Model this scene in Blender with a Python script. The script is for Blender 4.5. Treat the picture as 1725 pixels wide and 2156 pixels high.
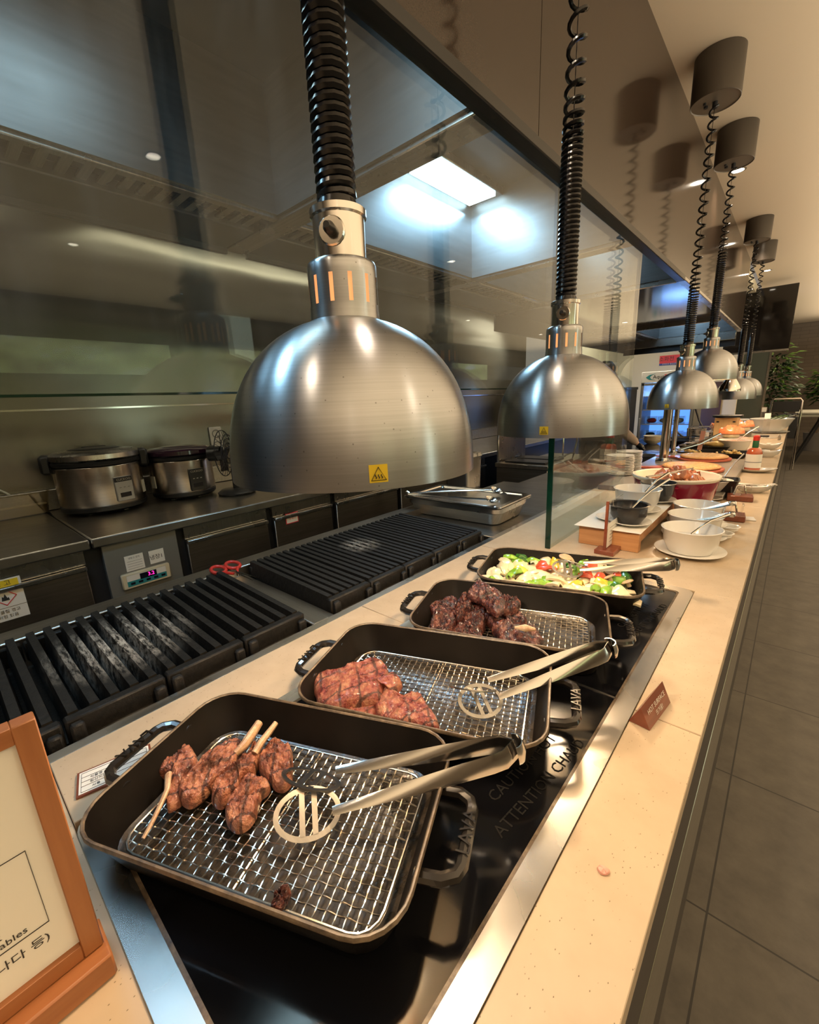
import bpy, bmesh, math, random
from mathutils import Vector, Matrix, noise
random.seed(7)
S = bpy.context.scene
for o in list(bpy.data.objects): bpy.data.objects.remove(o)
COL = S.collection
PI = math.pi
# ---------------------------------------------------------------- camera, exposure, light
FPX = 903.68
YAW, PITCH, ROLL = -0.72929255, -0.25149124, -0.04413783
EYE = Vector((0, 0, 1.45))
def cam_axes():
    ca, sa, cb, sb, cc, sc = math.cos(YAW), math.sin(YAW), math.cos(PITCH), math.sin(PITCH), math.cos(ROLL), math.sin(ROLL)
    F = Vector((sa*cb, ca*cb, sb)); R0 = Vector((ca, -sa, 0)); U0 = R0.cross(F)
    return cc*R0 + sc*U0, -sc*R0 + cc*U0, F
CR, CU, CF = cam_axes()
cam = bpy.data.cameras.new('camera'); camo = bpy.data.objects.new('camera', cam); COL.objects.link(camo)
m = Matrix.Identity(4)
for i in range(3):
    m[i][0] = CR[i]; m[i][1] = CU[i]; m[i][2] = -CF[i]; m[i][3] = EYE[i]
camo.matrix_world = m
cam.sensor_fit = 'VERTICAL'; cam.sensor_height = 36; cam.lens = FPX/2156*36
cam.clip_start = 0.02; cam.clip_end = 100
S.camera = camo
S.view_settings.view_transform = 'Standard'; S.view_settings.look = 'None'
S.view_settings.gamma = 1; S.view_settings.use_curve_mapping = False
S.view_settings.exposure = 0.0
S.cycles.use_denoising = True
S.cycles.max_bounces = 8; S.cycles.glossy_bounces = 5; S.cycles.diffuse_bounces = 4; S.cycles.transparent_max_bounces = 12
S.cycles.sample_clamp_indirect = 6
S.cycles.caustics_reflective = False; S.cycles.caustics_refractive = False
W = bpy.data.worlds.new('world'); S.world = W; W.use_nodes = True
W.node_tree.nodes['Background'].inputs[0].default_value = (1.0, 0.86, 0.7, 1)
W.node_tree.nodes['Background'].inputs[1].default_value = 0.25
WARM = (1.0, 0.80, 0.58); HEAT = (1.0, 0.74, 0.47); COOL = (0.42, 0.72, 1.0)
def light(kind, name, loc, power, color, size=0.1, sizey=None, rot=(0, 0, 0), spot=None, blend=0.5):
    l = bpy.data.lights.new(name, kind); l.energy = power; l.color = color
    o = bpy.data.objects.new(name, l); COL.objects.link(o); o.location = loc; o.rotation_euler = rot
    if kind == 'AREA':
        l.size = size
        if sizey: l.shape = 'RECTANGLE'; l.size_y = sizey
    else: l.shadow_soft_size = size
    if kind == 'SPOT': l.spot_size = spot; l.spot_blend = blend
    return o
HOOD_W = 9; DOWN_W = 60; LAMP_W = 7; KITCH_W = 7
# strip lights of the three hood bays
light('AREA', 'hood_light', (-1.15, -0.15, 2.44), HOOD_W, COOL, 0.16, 0.5)
light('AREA', 'hood_light', (-1.36, 1.95, 2.40), HOOD_W, COOL, 0.15, 0.46)
light('AREA', 'hood_light', (-1.2, 2.75, 2.44), HOOD_W*.35, COOL, 0.16, 0.4)
light('AREA', 'hood_light', (-1.2, 5.9, 2.44), HOOD_W, COOL, 0.3, 0.6)
# unseen kitchen lamps; strips added long and thin to streak the steel wall
for y in (-0.6, 2.2): light('AREA', 'unseen_kitchen_light', (-2.5, y, 2.7), KITCH_W, (1, .90, .66), 0.06, 2.2)
light('AREA', 'unseen_kitchen_light', (-1.9, 7.3, 2.66), 22, (1, .9, .72), 0.6, 0.6)
ZC = 2.82
DL = [(-0.49, y) for y in (-0.6, 0.76, 3.91, 5.7, 7.32, 8.8)] + [(x, y) for x in (1.6, 3.4) for y in (-1.5, 1.2, 4, 7, 10)] + [(0.6, 10.5), (-1.0, 10.5)]
for x, y in DL:
    light('SPOT', 'downlight_beam', (x, y, ZC-.015), DOWN_W*(1 if x > 0 else .3), WARM, 0.04, spot=2.3, blend=0.8)
# daylight from the windows of the dining side
light('AREA', 'window_light', (5.35, 3.5, 2.05), 45, (.85, 1.0, .80), 9.0, 0.7, (0, PI/2, 0)).rotation_euler = (0, PI/2, 0)
light('AREA', 'added_ceiling_fill', (2.75, 5.0, 2.2), 560, (1, .82, .60), 5.0, 16, (PI, 0, 0))  # unseen upward panel added to brighten the ceiling, no cove stands there


# ---------------------------------------------------------------- pixel helpers (used only to work out places on real surfaces)
def ray(px, py): return (CR*((px-862.5)/FPX) - CU*((py-1078)/FPX) + CF)
def Z(px, py, z):
    d = ray(px, py); return EYE + d*((z-EYE.z)/d.z)
def X(px, py, x):
    d = ray(px, py); return EYE + d*(x/d.x)
def Y(px, py, y):
    d = ray(px, py); return EYE + d*(y/d.y)

# ---------------------------------------------------------------- materials
class NT:
    def __init__(s, name):
        s.m = bpy.data.materials.new(name); s.m.use_nodes = True; s.t = s.m.node_tree; s.n = s.t.nodes
        s.b = s.n['Principled BSDF']; s.out = s.n['Material Output']
    def new(s, typ, **kw):
        n = s.n.new(typ)
        for k, v in kw.items(): setattr(n, k, v)
        return n
    def link(s, a, b): s.t.links.new(a, b)
    def coord(s, scale=(1, 1, 1), which='Object', rot=(0, 0, 0)):
        tc = s.new('ShaderNodeTexCoord'); mp = s.new('ShaderNodeMapping'); s.link(tc.outputs[which], mp.inputs[0])
        mp.inputs['Scale'].default_value = scale; mp.inputs['Rotation'].default_value = rot
        return mp.outputs[0]
    def noise(s, vec, scale, detail=3, rough=.5):
        n = s.new('ShaderNodeTexNoise'); n.inputs['Scale'].default_value = scale; n.inputs['Detail'].default_value = detail
        n.inputs['Roughness'].default_value = rough
        s.link(vec, n.inputs['Vector']); return n.outputs['Fac']
    def ramp(s, fac, stops):
        r = s.new('ShaderNodeValToRGB'); e = r.color_ramp.elements
        while len(e) > 1: e.remove(e[0])
        e[0].position = stops[0][0]; c = stops[0][1]; e[0].color = (*c, 1) if len(c) == 3 else c
        for p, c in stops[1:]:
            q = e.new(p); q.color = (*c, 1) if len(c) == 3 else c
        s.link(fac, r.inputs[0]); return r.outputs[0]
    def mix(s, fac, a, b, mode='MIX'):
        n = s.new('ShaderNodeMix', data_type='RGBA', blend_type=mode)
        for sock, v in ((n.inputs[0], fac), (n.inputs[6], a), (n.inputs[7], b)):
            if hasattr(v, 'is_linked') or hasattr(v, 'links'): s.link(v, sock)
            elif isinstance(v, (int, float)): sock.default_value = v
            else: sock.default_value = (*v, 1)
        return n.outputs[2]
    def bump(s, h, strength=.3, dist=.01):
        b = s.new('ShaderNodeBump'); b.inputs['Strength'].default_value = strength; b.inputs['Distance'].default_value = dist
        s.link(h, b.inputs['Height']); s.link(b.outputs[0], s.b.inputs['Normal']); return b
def g(v): return (v, v, v)
def plain(name, col, rough=.5, metal=0, emit=None, es=1, coat=0, spec=.5, sss=0, alpha=1):
    t = NT(name); b = t.b
    b.inputs['Base Color'].default_value = (*col, 1); b.inputs['Roughness'].default_value = rough
    b.inputs['Metallic'].default_value = metal; b.inputs['Coat Weight'].default_value = coat
    b.inputs['Specular IOR Level'].default_value = spec
    if sss: b.inputs['Subsurface Weight'].default_value = sss; b.inputs['Subsurface Scale'].default_value = .01
    if emit: b.inputs['Emission Color'].default_value = (*emit, 1); b.inputs['Emission Strength'].default_value = es
    return t.m
def brushed(name, col=(.6, .59, .57), rough=.3, scale=(4, 4, 300), amt=.12, bump=.04, aniso=0, radial=False, smudge=.1):
    t = NT(name); b = t.b
    b.inputs['Metallic'].default_value = 1
    v = t.coord(scale); n = t.noise(v, 1, 4, .7)
    v2 = t.coord(); n2 = t.noise(v2, 6, 4, .6)
    t.link(t.ramp(n, [(0.25, tuple(c*(1-amt*1.6) for c in col)), (.75, tuple(min(1, c*(1+amt)) for c in col))]), b.inputs['Base Color'])
    r = t.new('ShaderNodeMath', operation='MULTIPLY_ADD'); t.link(n2, r.inputs[0]); r.inputs[1].default_value = smudge; r.inputs[2].default_value = rough-smudge*.5
    t.link(r.outputs[0], b.inputs['Roughness'])
    if aniso:
        b.inputs['Anisotropic'].default_value = aniso; b.inputs['Anisotropic Rotation'].default_value = .25
        tg = t.new('ShaderNodeTangent'); tg.direction_type = 'RADIAL'; tg.axis = 'Z'
        t.link(tg.outputs[0], b.inputs['Tangent'])
    if bump: t.bump(n, bump, .001)
    return t.m
def scratched(name, col, rough):
    t = NT(name); b = t.b; b.inputs['Metallic'].default_value = 1; b.inputs['Base Color'].default_value = (*col, 1)
    n = t.noise(t.coord((3, 3, 3)), 2, 3, .5)
    t.link(t.ramp(n, [(.3, g(rough*.8)), (.7, g(rough*1.3))]), b.inputs['Roughness'])
    w = t.noise(t.coord((2, 160, 2), rot=(0, 0, .6)), 2, 1, .4); w2 = t.noise(t.coord((140, 2, 2), rot=(0, 0, .25)), 2, 1, .4)
    a = t.new('ShaderNodeMath', operation='ADD'); t.link(w, a.inputs[0]); t.link(w2, a.inputs[1])
    return t.m
M = {}
M['dome'] = brushed('spun_aluminium', (.45, .465, .49), .30, (3, 3, 500), .08, .03, aniso=.75, smudge=.08)
# pitted specks on the shades
def pits(mat):
    t = mat.node_tree; b = t.nodes['Principled BSDF']; src = b.inputs['Base Color'].links[0].from_socket
    tc = t.nodes.new('ShaderNodeTexCoord'); v = t.nodes.new('ShaderNodeTexVoronoi'); v.inputs['Scale'].default_value = 95
    t.links.new(tc.outputs['Object'], v.inputs['Vector'])
    r = t.nodes.new('ShaderNodeValToRGB'); r.color_ramp.elements[0].position = .045; r.color_ramp.elements[0].color = (.18, .16, .14, 1)
    r.color_ramp.elements[1].position = .10; r.color_ramp.elements[1].color = (1, 1, 1, 1)
    t.links.new(v.outputs['Distance'], r.inputs[0])
    mx = t.nodes.new('ShaderNodeMix'); mx.data_type = 'RGBA'; mx.blend_type = 'MULTIPLY'; mx.inputs[0].default_value = .6
    t.links.new(src, mx.inputs[6]); t.links.new(r.outputs[0], mx.inputs[7]); t.links.new(mx.outputs[2], b.inputs['Base Color'])
pits(M['dome'])
M['steel'] = brushed('brushed_steel', (.52, .50, .47), .28, (3, 120, 3), .12, .03)
M['steel_top'] = brushed('worktop_steel', (.42, .39, .35), .33, (60, 3, 3), .15, .03, smudge=.2)
M['steel_dark'] = brushed('dark_steel', (.30, .28, .25), .36, (3, 60, 60), .15, .03, smudge=.2)
M['door_steel'] = brushed('door_steel', (.27, .245, .215), .38, (3, 3, 90), .14, .03, smudge=.15)
M['trim_steel'] = scratched('scratched_steel', (.66, .63, .58), .26)
M['chrome'] = plain('chrome', (.72, .69, .65), .12, 1)
M['wire'] = plain('wire_steel', (.80, .74, .64), .22, 1)
M['tong'] = brushed('tong_steel', (.62, .60, .57), .16, (3, 3, 3), .04, .0)
M['white_in'] = plain('white_enamel', (.75, .72, .66), .35)
M['bulb'] = plain('heat_bulb', (1, .8, .6), .4, emit=(1, .66, .34), es=14)
M['slot_glow'] = plain('bulb_glow_on_holder', (1, .6, .3), .5, emit=(1, .40, .14), es=1.0)  # bulb light showing through the neck slots, put in as emission on the holder
M['black_rubber'] = plain('black_rubber', (.006, .006, .008), .22, spec=.45)
M['black_plastic'] = plain('black_plastic', (.02, .02, .022), .35)
M['grey_plastic'] = plain('grey_plastic', (.22, .22, .22), .4)
def cast_iron():
    t = NT('enamelled_iron'); b = t.b
    n = t.noise(t.coord(), 60, 5, .6); n2 = t.noise(t.coord(), 9, 3, .6)
    t.link(t.ramp(n2, [(.3, (.005, .004, .0032)), (.75, (.012, .009, .007))]), b.inputs['Base Color'])
    t.link(t.ramp(n2, [(.3, g(.32)), (.7, g(.5))]), b.inputs['Roughness']); b.inputs['Specular IOR Level'].default_value = .16; t.bump(n, .12, .002); return t.m
M['iron'] = cast_iron()
def rim():
    t = NT('worn_rim'); b = t.b
    n = t.noise(t.coord(), 55, 5, .7)
    t.link(t.ramp(n, [(.32, (.045, .032, .022)), (.6, (.17, .12, .075)), (.8, (.25, .19, .12))]), b.inputs['Base Color'])
    b.inputs['Roughness'].default_value = .42; t.bump(n, .4, .002); return t.m
M['rim'] = rim()
def oily():
    t = NT('oily_base'); b = t.b
    n = t.noise(t.coord(), 34, 5, .65); n2 = t.noise(t.coord(), 12, 3, .6)
    t.link(t.ramp(n, [(.35, (.012, .009, .006)), (.62, (.050, .038, .026)), (.8, (.09, .05, .024))]), b.inputs['Base Color'])
    t.link(t.ramp(n2, [(.40, g(.14)), (.6, g(.42))]), b.inputs['Roughness']); b.inputs['Coat Weight'].default_value = .1
    t.bump(n, .5, .004); return t.m
M['oily'] = oily()
def grate():
    t = NT('grill_iron'); b = t.b
    v = t.coord(which='Object')
    n = t.noise(v, 90, 4, .6)
    # ash burnt onto two places of the grates
    tc = t.new('ShaderNodeNewGeometry'); 
    ash = None
    for c, r in (((-1.12, .22, .93), .17), ((-1.17, 1.02, .93), .085)):
        d = t.new('ShaderNodeVectorMath', operation='DISTANCE'); t.link(tc.outputs['Position'], d.inputs[0]); d.inputs[1].default_value = c
        mr = t.new('ShaderNodeMapRange'); t.link(d.outputs['Value'], mr.inputs[0]); mr.inputs[1].default_value = r; mr.inputs[2].default_value = r*.25
        ash = mr.outputs[0] if ash is None else (lambda a, q: (t.link(a, q.inputs[0]), t.link(mr.outputs[0], q.inputs[1]), q.outputs[0])[2])(ash, t.new('ShaderNodeMath', operation='MAXIMUM'))
    n3 = t.noise(t.coord((1, 4, 1)), 34, 5, .75)
    mu = t.new('ShaderNodeMath', operation='MULTIPLY'); t.link(ash, mu.inputs[0]); t.link(t.ramp(n3, [(.42, g(0)), (.62, g(1))]), mu.inputs[1])
    base = t.ramp(n, [(.3, (.004, .0038, .0035)), (.7, (.014, .012, .010))])
    t.link(t.mix(mu.outputs[0], base, (.46, .42, .36)), b.inputs['Base Color'])
    b.inputs['Roughness'].default_value = .5; b.inputs['Specular IOR Level'].default_value = .3; t.bump(n, .5, .003); return t.m
M['grate'] = grate()
def stone():
    t = NT('cream_solid_surface'); b = t.b
    v = t.coord(which='Object'); n = t.noise(v, 7, 4, .6); base = t.ramp(n, [(.35, (.48, .375, .26)), (.65, (.55, .435, .31))])
    v1 = t.new('ShaderNodeTexVoronoi'); v1.inputs['Scale'].default_value = 260; t.link(t.coord((1, .6, 1), rot=(0, 0, .6)), v1.inputs['Vector'])
    dens = t.noise(v, 5, 2); sp = t.ramp(v1.outputs['Distance'], [(.10, g(1)), (.17, g(0))])
    col = t.new('ShaderNodeSeparateColor'); t.link(v1.outputs['Color'], col.inputs[0])
    pick = t.ramp(col.outputs[0], [(.70, g(0)), (.76, g(1))])
    mu = t.new('ShaderNodeMath', operation='MULTIPLY'); t.link(sp, mu.inputs[0]); t.link(pick, mu.inputs[1])
    mu2 = t.new('ShaderNodeMath', operation='MULTIPLY'); t.link(mu.outputs[0], mu2.inputs[0]); mu2.inputs[1].default_value = .75
    t.link(t.mix(mu2.outputs[0], base, (.10, .075, .045)), b.inputs['Base Color'])
    b.inputs['Roughness'].default_value = .27; b.inputs['Specular IOR Level'].default_value = .45; return t.m
M['stone'] = stone()
def black_glass():
    t = NT('ceramic_hob_glass'); b = t.b
    n = t.noise(t.coord((6, 90, 4), rot=(0, 0, .5)), 1, 3, .6); n2 = t.noise(t.coord(), 8, 3)
    b.inputs['Base Color'].default_value = (.004, .004, .005, 1)
    t.link(t.ramp(n2, [(.35, g(.06)), (.7, g(.16))]), b.inputs['Roughness']); t.bump(n, .04, .0006); return t.m
M['hob'] = black_glass()
def wall_steel():
    t = NT('rippled_wall_steel'); b = t.b; b.inputs['Metallic'].default_value = 1
    b.inputs['Base Color'].default_value = (.21, .197, .17, 1); b.inputs['Anisotropic'].default_value = .85
    tg = t.new('ShaderNodeTangent'); tg.direction_type = 'RADIAL'; tg.axis = 'X'; t.link(tg.outputs[0], b.inputs['Tangent'])
    n = t.noise(t.coord((1, .30, 1.7)), 1.5, 2, .4); n2 = t.noise(t.coord((1, 40, 6)), 4, 3, .6)
    b.inputs['Roughness'].default_value = .26
    bp = t.new('ShaderNodeBump'); bp.inputs['Strength'].default_value = .08; bp.inputs['Distance'].default_value = .0012; t.link(n2, bp.inputs['Height'])
    bp2 = t.new('ShaderNodeBump'); bp2.inputs['Strength'].default_value = .5; bp2.inputs['Distance'].default_value = .045; t.link(n, bp2.inputs['Height'])
    t.link(bp.outputs[0], bp2.inputs['Normal']); t.link(bp2.outputs[0], b.inputs['Normal']); return t.m
M['wall_steel'] = wall_steel()
M['hood_steel'] = brushed('hood_steel', (.20, .205, .21), .42, (3, 3, 40), .1, .02, smudge=.15)
def soffit():
    t = NT('brown_gloss_panel'); b = t.b; n = t.noise(t.coord(), 420, 2)
    t.link(t.ramp(n, [(.35, (.042, .028, .020)), (.65, (.058, .039, .028))]), b.inputs['Base Color'])
    b.inputs['Roughness'].default_value = .10; b.inputs['Specular IOR Level'].default_value = .5; return t.m
M['soffit'] = soffit()
M['ceiling'] = plain('ceiling_paint', (.80, .69, .53), .8)
M['cream_wall'] = plain('cream_panel', (.74, .68, .52), .6)
def floor():
    t = NT('dark_stone_tile'); b = t.b
    v = t.coord(); br = t.new('ShaderNodeTexBrick'); t.link(v, br.inputs['Vector'])
    br.offset = 0; br.inputs['Scale'].default_value = 1; br.inputs['Mortar Size'].default_value = .0028
    br.inputs['Brick Width'].default_value = .6; br.inputs['Row Height'].default_value = .6
    n = t.noise(v, 9, 6, .65)
    t.link(t.ramp(n, [(.3, (.060, .052, .042)), (.7, (.105, .092, .074))]), br.inputs['Color1']); t.link(t.ramp(n, [(.3, (.055, .048, .040)), (.7, (.098, .086, .07))]), br.inputs['Color2'])
    br.inputs['Mortar'].default_value = (.015, .013, .011, 1)
    t.link(br.outputs['Color'], b.inputs['Base Color']); b.inputs['Roughness'].default_value = .5; t.bump(n, .25, .006); return t.m
M['floor'] = floor()
def brick():
    t = NT('grey_brick'); b = t.b
    tc = t.coord(rot=(PI/2, 0, 0)); br = t.new('ShaderNodeTexBrick'); t.link(tc, br.inputs['Vector'])
    br.inputs['Scale'].default_value = 1; br.inputs['Brick Width'].default_value = .3; br.inputs['Row Height'].default_value = .08; br.inputs['Mortar Size'].default_value = .005
    br.inputs['Color1'].default_value = (.17, .14, .115, 1); br.inputs['Color2'].default_value = (.195, .16, .13, 1); br.inputs['Mortar'].default_value = (.13, .11, .09, 1)
    t.link(br.outputs['Color'], b.inputs['Base Color']); b.inputs['Roughness'].default_value = .8; return t.m
M['brick'] = brick()
def wood(name, c1, c2, scale=(3, 60, 60), rough=.45, coat=0.1):
    t = NT(name); b = t.b
    n = t.noise(t.coord(scale), 1, 5, .6); t.link(t.ramp(n, [(.25, c1), (.75, c2)]), b.inputs['Base Color'])
    b.inputs['Roughness'].default_value = rough; b.inputs['Coat Weight'].default_value = coat; t.bump(n, .15, .001); return t.m
M['wood_y'] = wood('orange_wood', (.27, .095, .032), (.38, .15, .055), (60, 3, 60))
M['wood_z'] = wood('orange_wood_upright', (.26, .093, .031), (.37, .147, .053), (60, 60, 3))
M['wood_pale'] = wood('riser_wood', (.38, .17, .065), (.55, .29, .13), (4, 60, 60))
M['wood_red'] = wood('red_wood', (.14, .035, .018), (.24, .062, .03), (50, 4, 50), .3, .3)
M['wood_birch'] = wood('birch', (.50, .31, .14), (.62, .40, .19), (50, 50, 4))
M['ceramic'] = plain('white_ceramic', (.72, .70, .66), .14, coat=.3)
M['black_ceramic'] = plain('black_stoneware', (.02, .02, .022), .25, coat=.2)
M['paper'] = plain('white_paper', (.80, .78, .72), .7)
M['ink'] = plain('black_ink', (.03, .03, .03), .6)
M['grey_ink'] = plain('grey_ink', (.28, .28, .28), .6)
M['white_ink'] = plain('white_print', (.62, .58, .52), .6)
M['yellow'] = plain('yellow_sticker', (.80, .58, .03), .45)
M['red'] = plain('red_plastic', (.55, .03, .02), .35)
M['red_sign'] = plain('red_sign', (.75, .05, .07), .5)
M['maroon'] = plain('maroon_enamel', (.25, .008, .035), .14, coat=.6)
M['cream_enamel'] = plain('cream_enamel', (.78, .70, .55), .2, coat=.3)
M['peel'] = wood('red_peel', (.45, .10, .05), (.56, .14, .08), (3, 50, 50), .5)
M['sleeve'] = plain('beige_cloth', (.46, .37, .31), .9)
M['skin'] = plain('skin', (.55, .34, .24), .55, sss=.1)
M['hair'] = plain('black_hair', (.015, .012, .01), .6)
M['glove'] = plain('black_glove', (.015, .015, .017), .3)
M['screen'] = plain('dark_screen', (.012, .010, .009), .06, spec=.6)
M['led'] = plain('led_digits', (1, 0, .4), .5, emit=(1, .02, .35), es=3)
M['lcd'] = plain('lcd_dark', (.01, .01, .02), .2)
M['teal'] = plain('teal_label', (.03, .25, .27), .4)
M['cream_plastic'] = plain('cream_plastic', (.68, .60, .42), .4)
M['light_disc'] = plain('lamp_diffuser', (1, 1, 1), .5, emit=(1, .88, .70), es=18)
M['hood_tube'] = plain('hood_diffuser', (1, 1, 1), .5, emit=(.62, .86, 1), es=9)
M['window_view'] = None
def win():
    t = NT('garden_daylight'); b = t.b
    n = t.noise(t.coord((1, .8, 2)), 2.5, 4); t.link(t.ramp(n, [(.35, (.03, .10, .02)), (.6, (.45, .62, .22)), (.8, (.8, .95, 1))]), b.inputs['Emission Color'])
    b.inputs['Emission Strength'].default_value = 2.0; return t.m
M['window_view'] = win()
def thin_glass(name, tint=(.93, .97, .95), dirt=0, refl=.05):
    t = NT(name); t.n.remove(t.b)
    tr = t.new('ShaderNodeBsdfTransparent'); tr.inputs[0].default_value = (*tint, 1)
    gl = t.new('ShaderNodeBsdfGlossy'); gl.inputs['Roughness'].default_value = 0.005; gl.inputs[0].default_value = (1, 1, 1, 1)
    lw = t.new('ShaderNodeLayerWeight'); lw.inputs[0].default_value = .5
    p = t.new('ShaderNodeMath', operation='POWER'); t.link(lw.outputs['Facing'], p.inputs[0]); p.inputs[1].default_value = 4.5
    a = t.new('ShaderNodeMath', operation='MULTIPLY_ADD'); t.link(p.outputs[0], a.inputs[0]); a.inputs[1].default_value = .7; a.inputs[2].default_value = refl
    mx = t.new('ShaderNodeMixShader'); t.link(a.outputs[0], mx.inputs[0]); t.link(tr.outputs[0], mx.inputs[1]); t.link(gl.outputs[0], mx.inputs[2])
    res = mx.outputs[0]
    if dirt:
        df = t.new('ShaderNodeBsdfDiffuse'); df.inputs[0].default_value = (.55, .55, .52, 1)
        tl = t.new('ShaderNodeBsdfTranslucent'); tl.inputs[0].default_value = (.5, .52, .52, 1)
        ad = t.new('ShaderNodeAddShader'); t.link(df.outputs[0], ad.inputs[0]); t.link(tl.outputs[0], ad.inputs[1])
        v = t.new('ShaderNodeTexVoronoi'); v.inputs['Scale'].default_value = 70; t.link(t.coord(), v.inputs['Vector'])
        c = t.new('ShaderNodeSeparateColor'); t.link(v.outputs['Color'], c.inputs[0])
        d1 = t.ramp(v.outputs['Distance'], [(.07, g(.8)), (.12, g(0))]); d2 = t.ramp(c.outputs[0], [(.80, g(0)), (.86, g(1))])
        mu = t.new('ShaderNodeMath', operation='MULTIPLY'); t.link(d1, mu.inputs[0]); t.link(d2, mu.inputs[1])
        sm = t.ramp(t.noise(t.coord((1, 3, .6)), 5, 4, .7), [(.45, g(.003)), (.75, g(dirt))])
        mm = t.new('ShaderNodeMath', operation='MAXIMUM'); t.link(mu.outputs[0], mm.inputs[0]); t.link(sm, mm.inputs[1])
        m2 = t.new('ShaderNodeMixShader'); t.link(mm.outputs[0], m2.inputs[0]); t.link(res, m2.inputs[1]); t.link(ad.outputs[0], m2.inputs[2]); res = m2.outputs[0]
    t.link(res, t.out.inputs[0]); return t.m
M['glass'] = thin_glass('screen_glass', dirt=.03, refl=.035)
M['glass_dirty'] = thin_glass('splashed_glass', dirt=.03, refl=.016)
M['clear'] = thin_glass('clear_acrylic', (.96, .96, .96), refl=.07)
M['glass_edge'] = plain('green_glass_edge', (.002, .022, .014), .12)
def meat(name, cols, rough=.35, marks=True, scale=26, gloss=.5, bump=.7):
    t = NT(name); b = t.b
    v = t.coord(); n = t.noise(v, scale*1.8, 6, .65); n2 = t.noise(v, scale*8, 4, .6); n3 = t.noise(v, scale*.8, 2)
    c = t.ramp(n, cols)
    if marks:
        for ang_, sc_ in ((.35, 11), (-.9, 9)):
            w = t.new('ShaderNodeTexWave', wave_type='BANDS', bands_direction='X'); w.inputs['Scale'].default_value = sc_; w.inputs['Distortion'].default_value = 1.4; w.inputs['Detail'].default_value = 2; w.inputs['Detail Scale'].default_value = 2
            t.link(t.coord(rot=(0, 0, ang_)), w.inputs['Vector'])
            k = t.new('ShaderNodeMath', operation='MULTIPLY'); t.link(t.ramp(w.outputs['Fac'], [(.015, g(.85)), (.06, g(0))]), k.inputs[0]); t.link(t.ramp(n3, [(.35, g(0)), (.5, g(1))]), k.inputs[1])
            c = t.mix(k.outputs[0], c, (.04, .012, .007))
    c = t.mix(t.ramp(n2, [(.60, g(0)), (.72, g(.75))]), c, (.05, .015, .009))
    t.link(c, b.inputs['Base Color']); t.link(t.ramp(n, [(.3, g(rough*.6)), (.7, g(rough*1.3))]), b.inputs['Roughness'])
    b.inputs['Coat Weight'].default_value = gloss*.6; b.inputs['Coat Roughness'].default_value = .18
    b.inputs['Subsurface Weight'].default_value = .12; b.inputs['Subsurface Scale'].default_value = .006; b.inputs['Subsurface Radius'].default_value = (1, .3, .2)
    mm = t.new('ShaderNodeMath', operation='ADD'); t.link(n, mm.inputs[0]); t.link(n2, mm.inputs[1])
    t.bump(mm.outputs[0], bump, .006); return t.m
M['lamb'] = meat('grilled_lamb', [(.31, (.03, .010, .006)), (.41, (.17, .050, .028)), (.52, (.33, .115, .065)), (.64, (.46, .21, .12))])
M['steak'] = meat('grilled_steak', [(.31, (.035, .007, .005)), (.41, (.20, .035, .027)), (.52, (.31, .095, .055)), (.64, (.42, .20, .11))], scale=30)
M['ribs'] = meat('glazed_ribs', [(.36, (.010, .003, .003)), (.47, (.055, .012, .010)), (.57, (.14, .038, .024)), (.7, (.26, .09, .05))], .25, False, 34, 1)
M['bone'] = meat('bone', [(.3, (.42, .22, .12)), (.6, (.62, .42, .26))], .4, False, 40, .2, .2)
def veg(name, c1, c2, rough=.25, coat=.5, scale=20):
    t = NT(name); b = t.b; n = t.noise(t.coord(), scale, 4, .6); t.link(t.ramp(n, [(.3, c1), (.7, c2)]), b.inputs['Base Color'])
    b.inputs['Roughness'].default_value = rough; b.inputs['Coat Weight'].default_value = coat; b.inputs['Subsurface Weight'].default_value = .15; b.inputs['Subsurface Scale'].default_value = .005
    t.bump(n, .2, .003); return t.m
M['pepper_g'] = veg('green_pepper', (.10, .26, .015), (.26, .46, .04)); M['pepper_d'] = veg('dark_green_pepper', (.02, .09, .01), (.05, .17, .02))
M['pepper_r'] = veg('red_pepper', (.50, .05, .02), (.66, .12, .05)); M['pepper_y'] = veg('yellow_pepper', (.62, .42, .02), (.72, .56, .08))
M['onion'] = veg('cooked_onion', (.62, .50, .30), (.76, .66, .44), .3); M['mush'] = veg('mushroom', (.42, .27, .15), (.62, .47, .30), .5, .1)
M['chicken'] = veg('roast_chicken_pieces', (.50, .13, .05), (.72, .40, .22), .3); M['pizza'] = veg('pizza_cheese', (.55, .22, .06), (.82, .62, .26), .4, .2, 60)
M['crust'] = veg('pizza_crust', (.50, .25, .09), (.66, .40, .17), .6, 0, 30); M['fry'] = veg('potato', (.66, .42, .12), (.78, .58, .22), .5, .1)
M['salmon'] = veg('orange_glazed_slice', (.62, .14, .05), (.74, .28, .12), .25, .6, 40)
M['leaf'] = veg('dark_leaf', (.008, .03, .008), (.03, .08, .02), .4, .1, 3); M['leaf_l'] = veg('bright_leaf', (.06, .16, .02), (.14, .28, .04), .4, .1, 3)
M['pot'] = plain('grey_planter', (.16, .15, .14), .6)
M['white_plastic'] = plain('white_slats', (.66, .66, .58), .4)
M['dark_cloth'] = plain('dark_vinyl', (.02, .02, .022), .5)
M['strip'] = brushed('front_panel_steel', (.50, .47, .40), .3, (3, 3, 60), .08, .01)
M['kick'] = plain('dark_front_panel', (.035, .03, .026), .35)
M['fridge_glow'] = plain('cabinet_back_lit', (.4, .6, 1), .5, emit=(.12, .34, 1.0), es=1.5)
M['liquid'] = plain('red_sauce', (.45, .10, .04), .1, coat=.5)
M['bottle_green'] = plain('green_wrap', (.02, .10, .04), .3)
M['pink'] = plain('pink_paper', (.70, .35, .28), .6)
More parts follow.
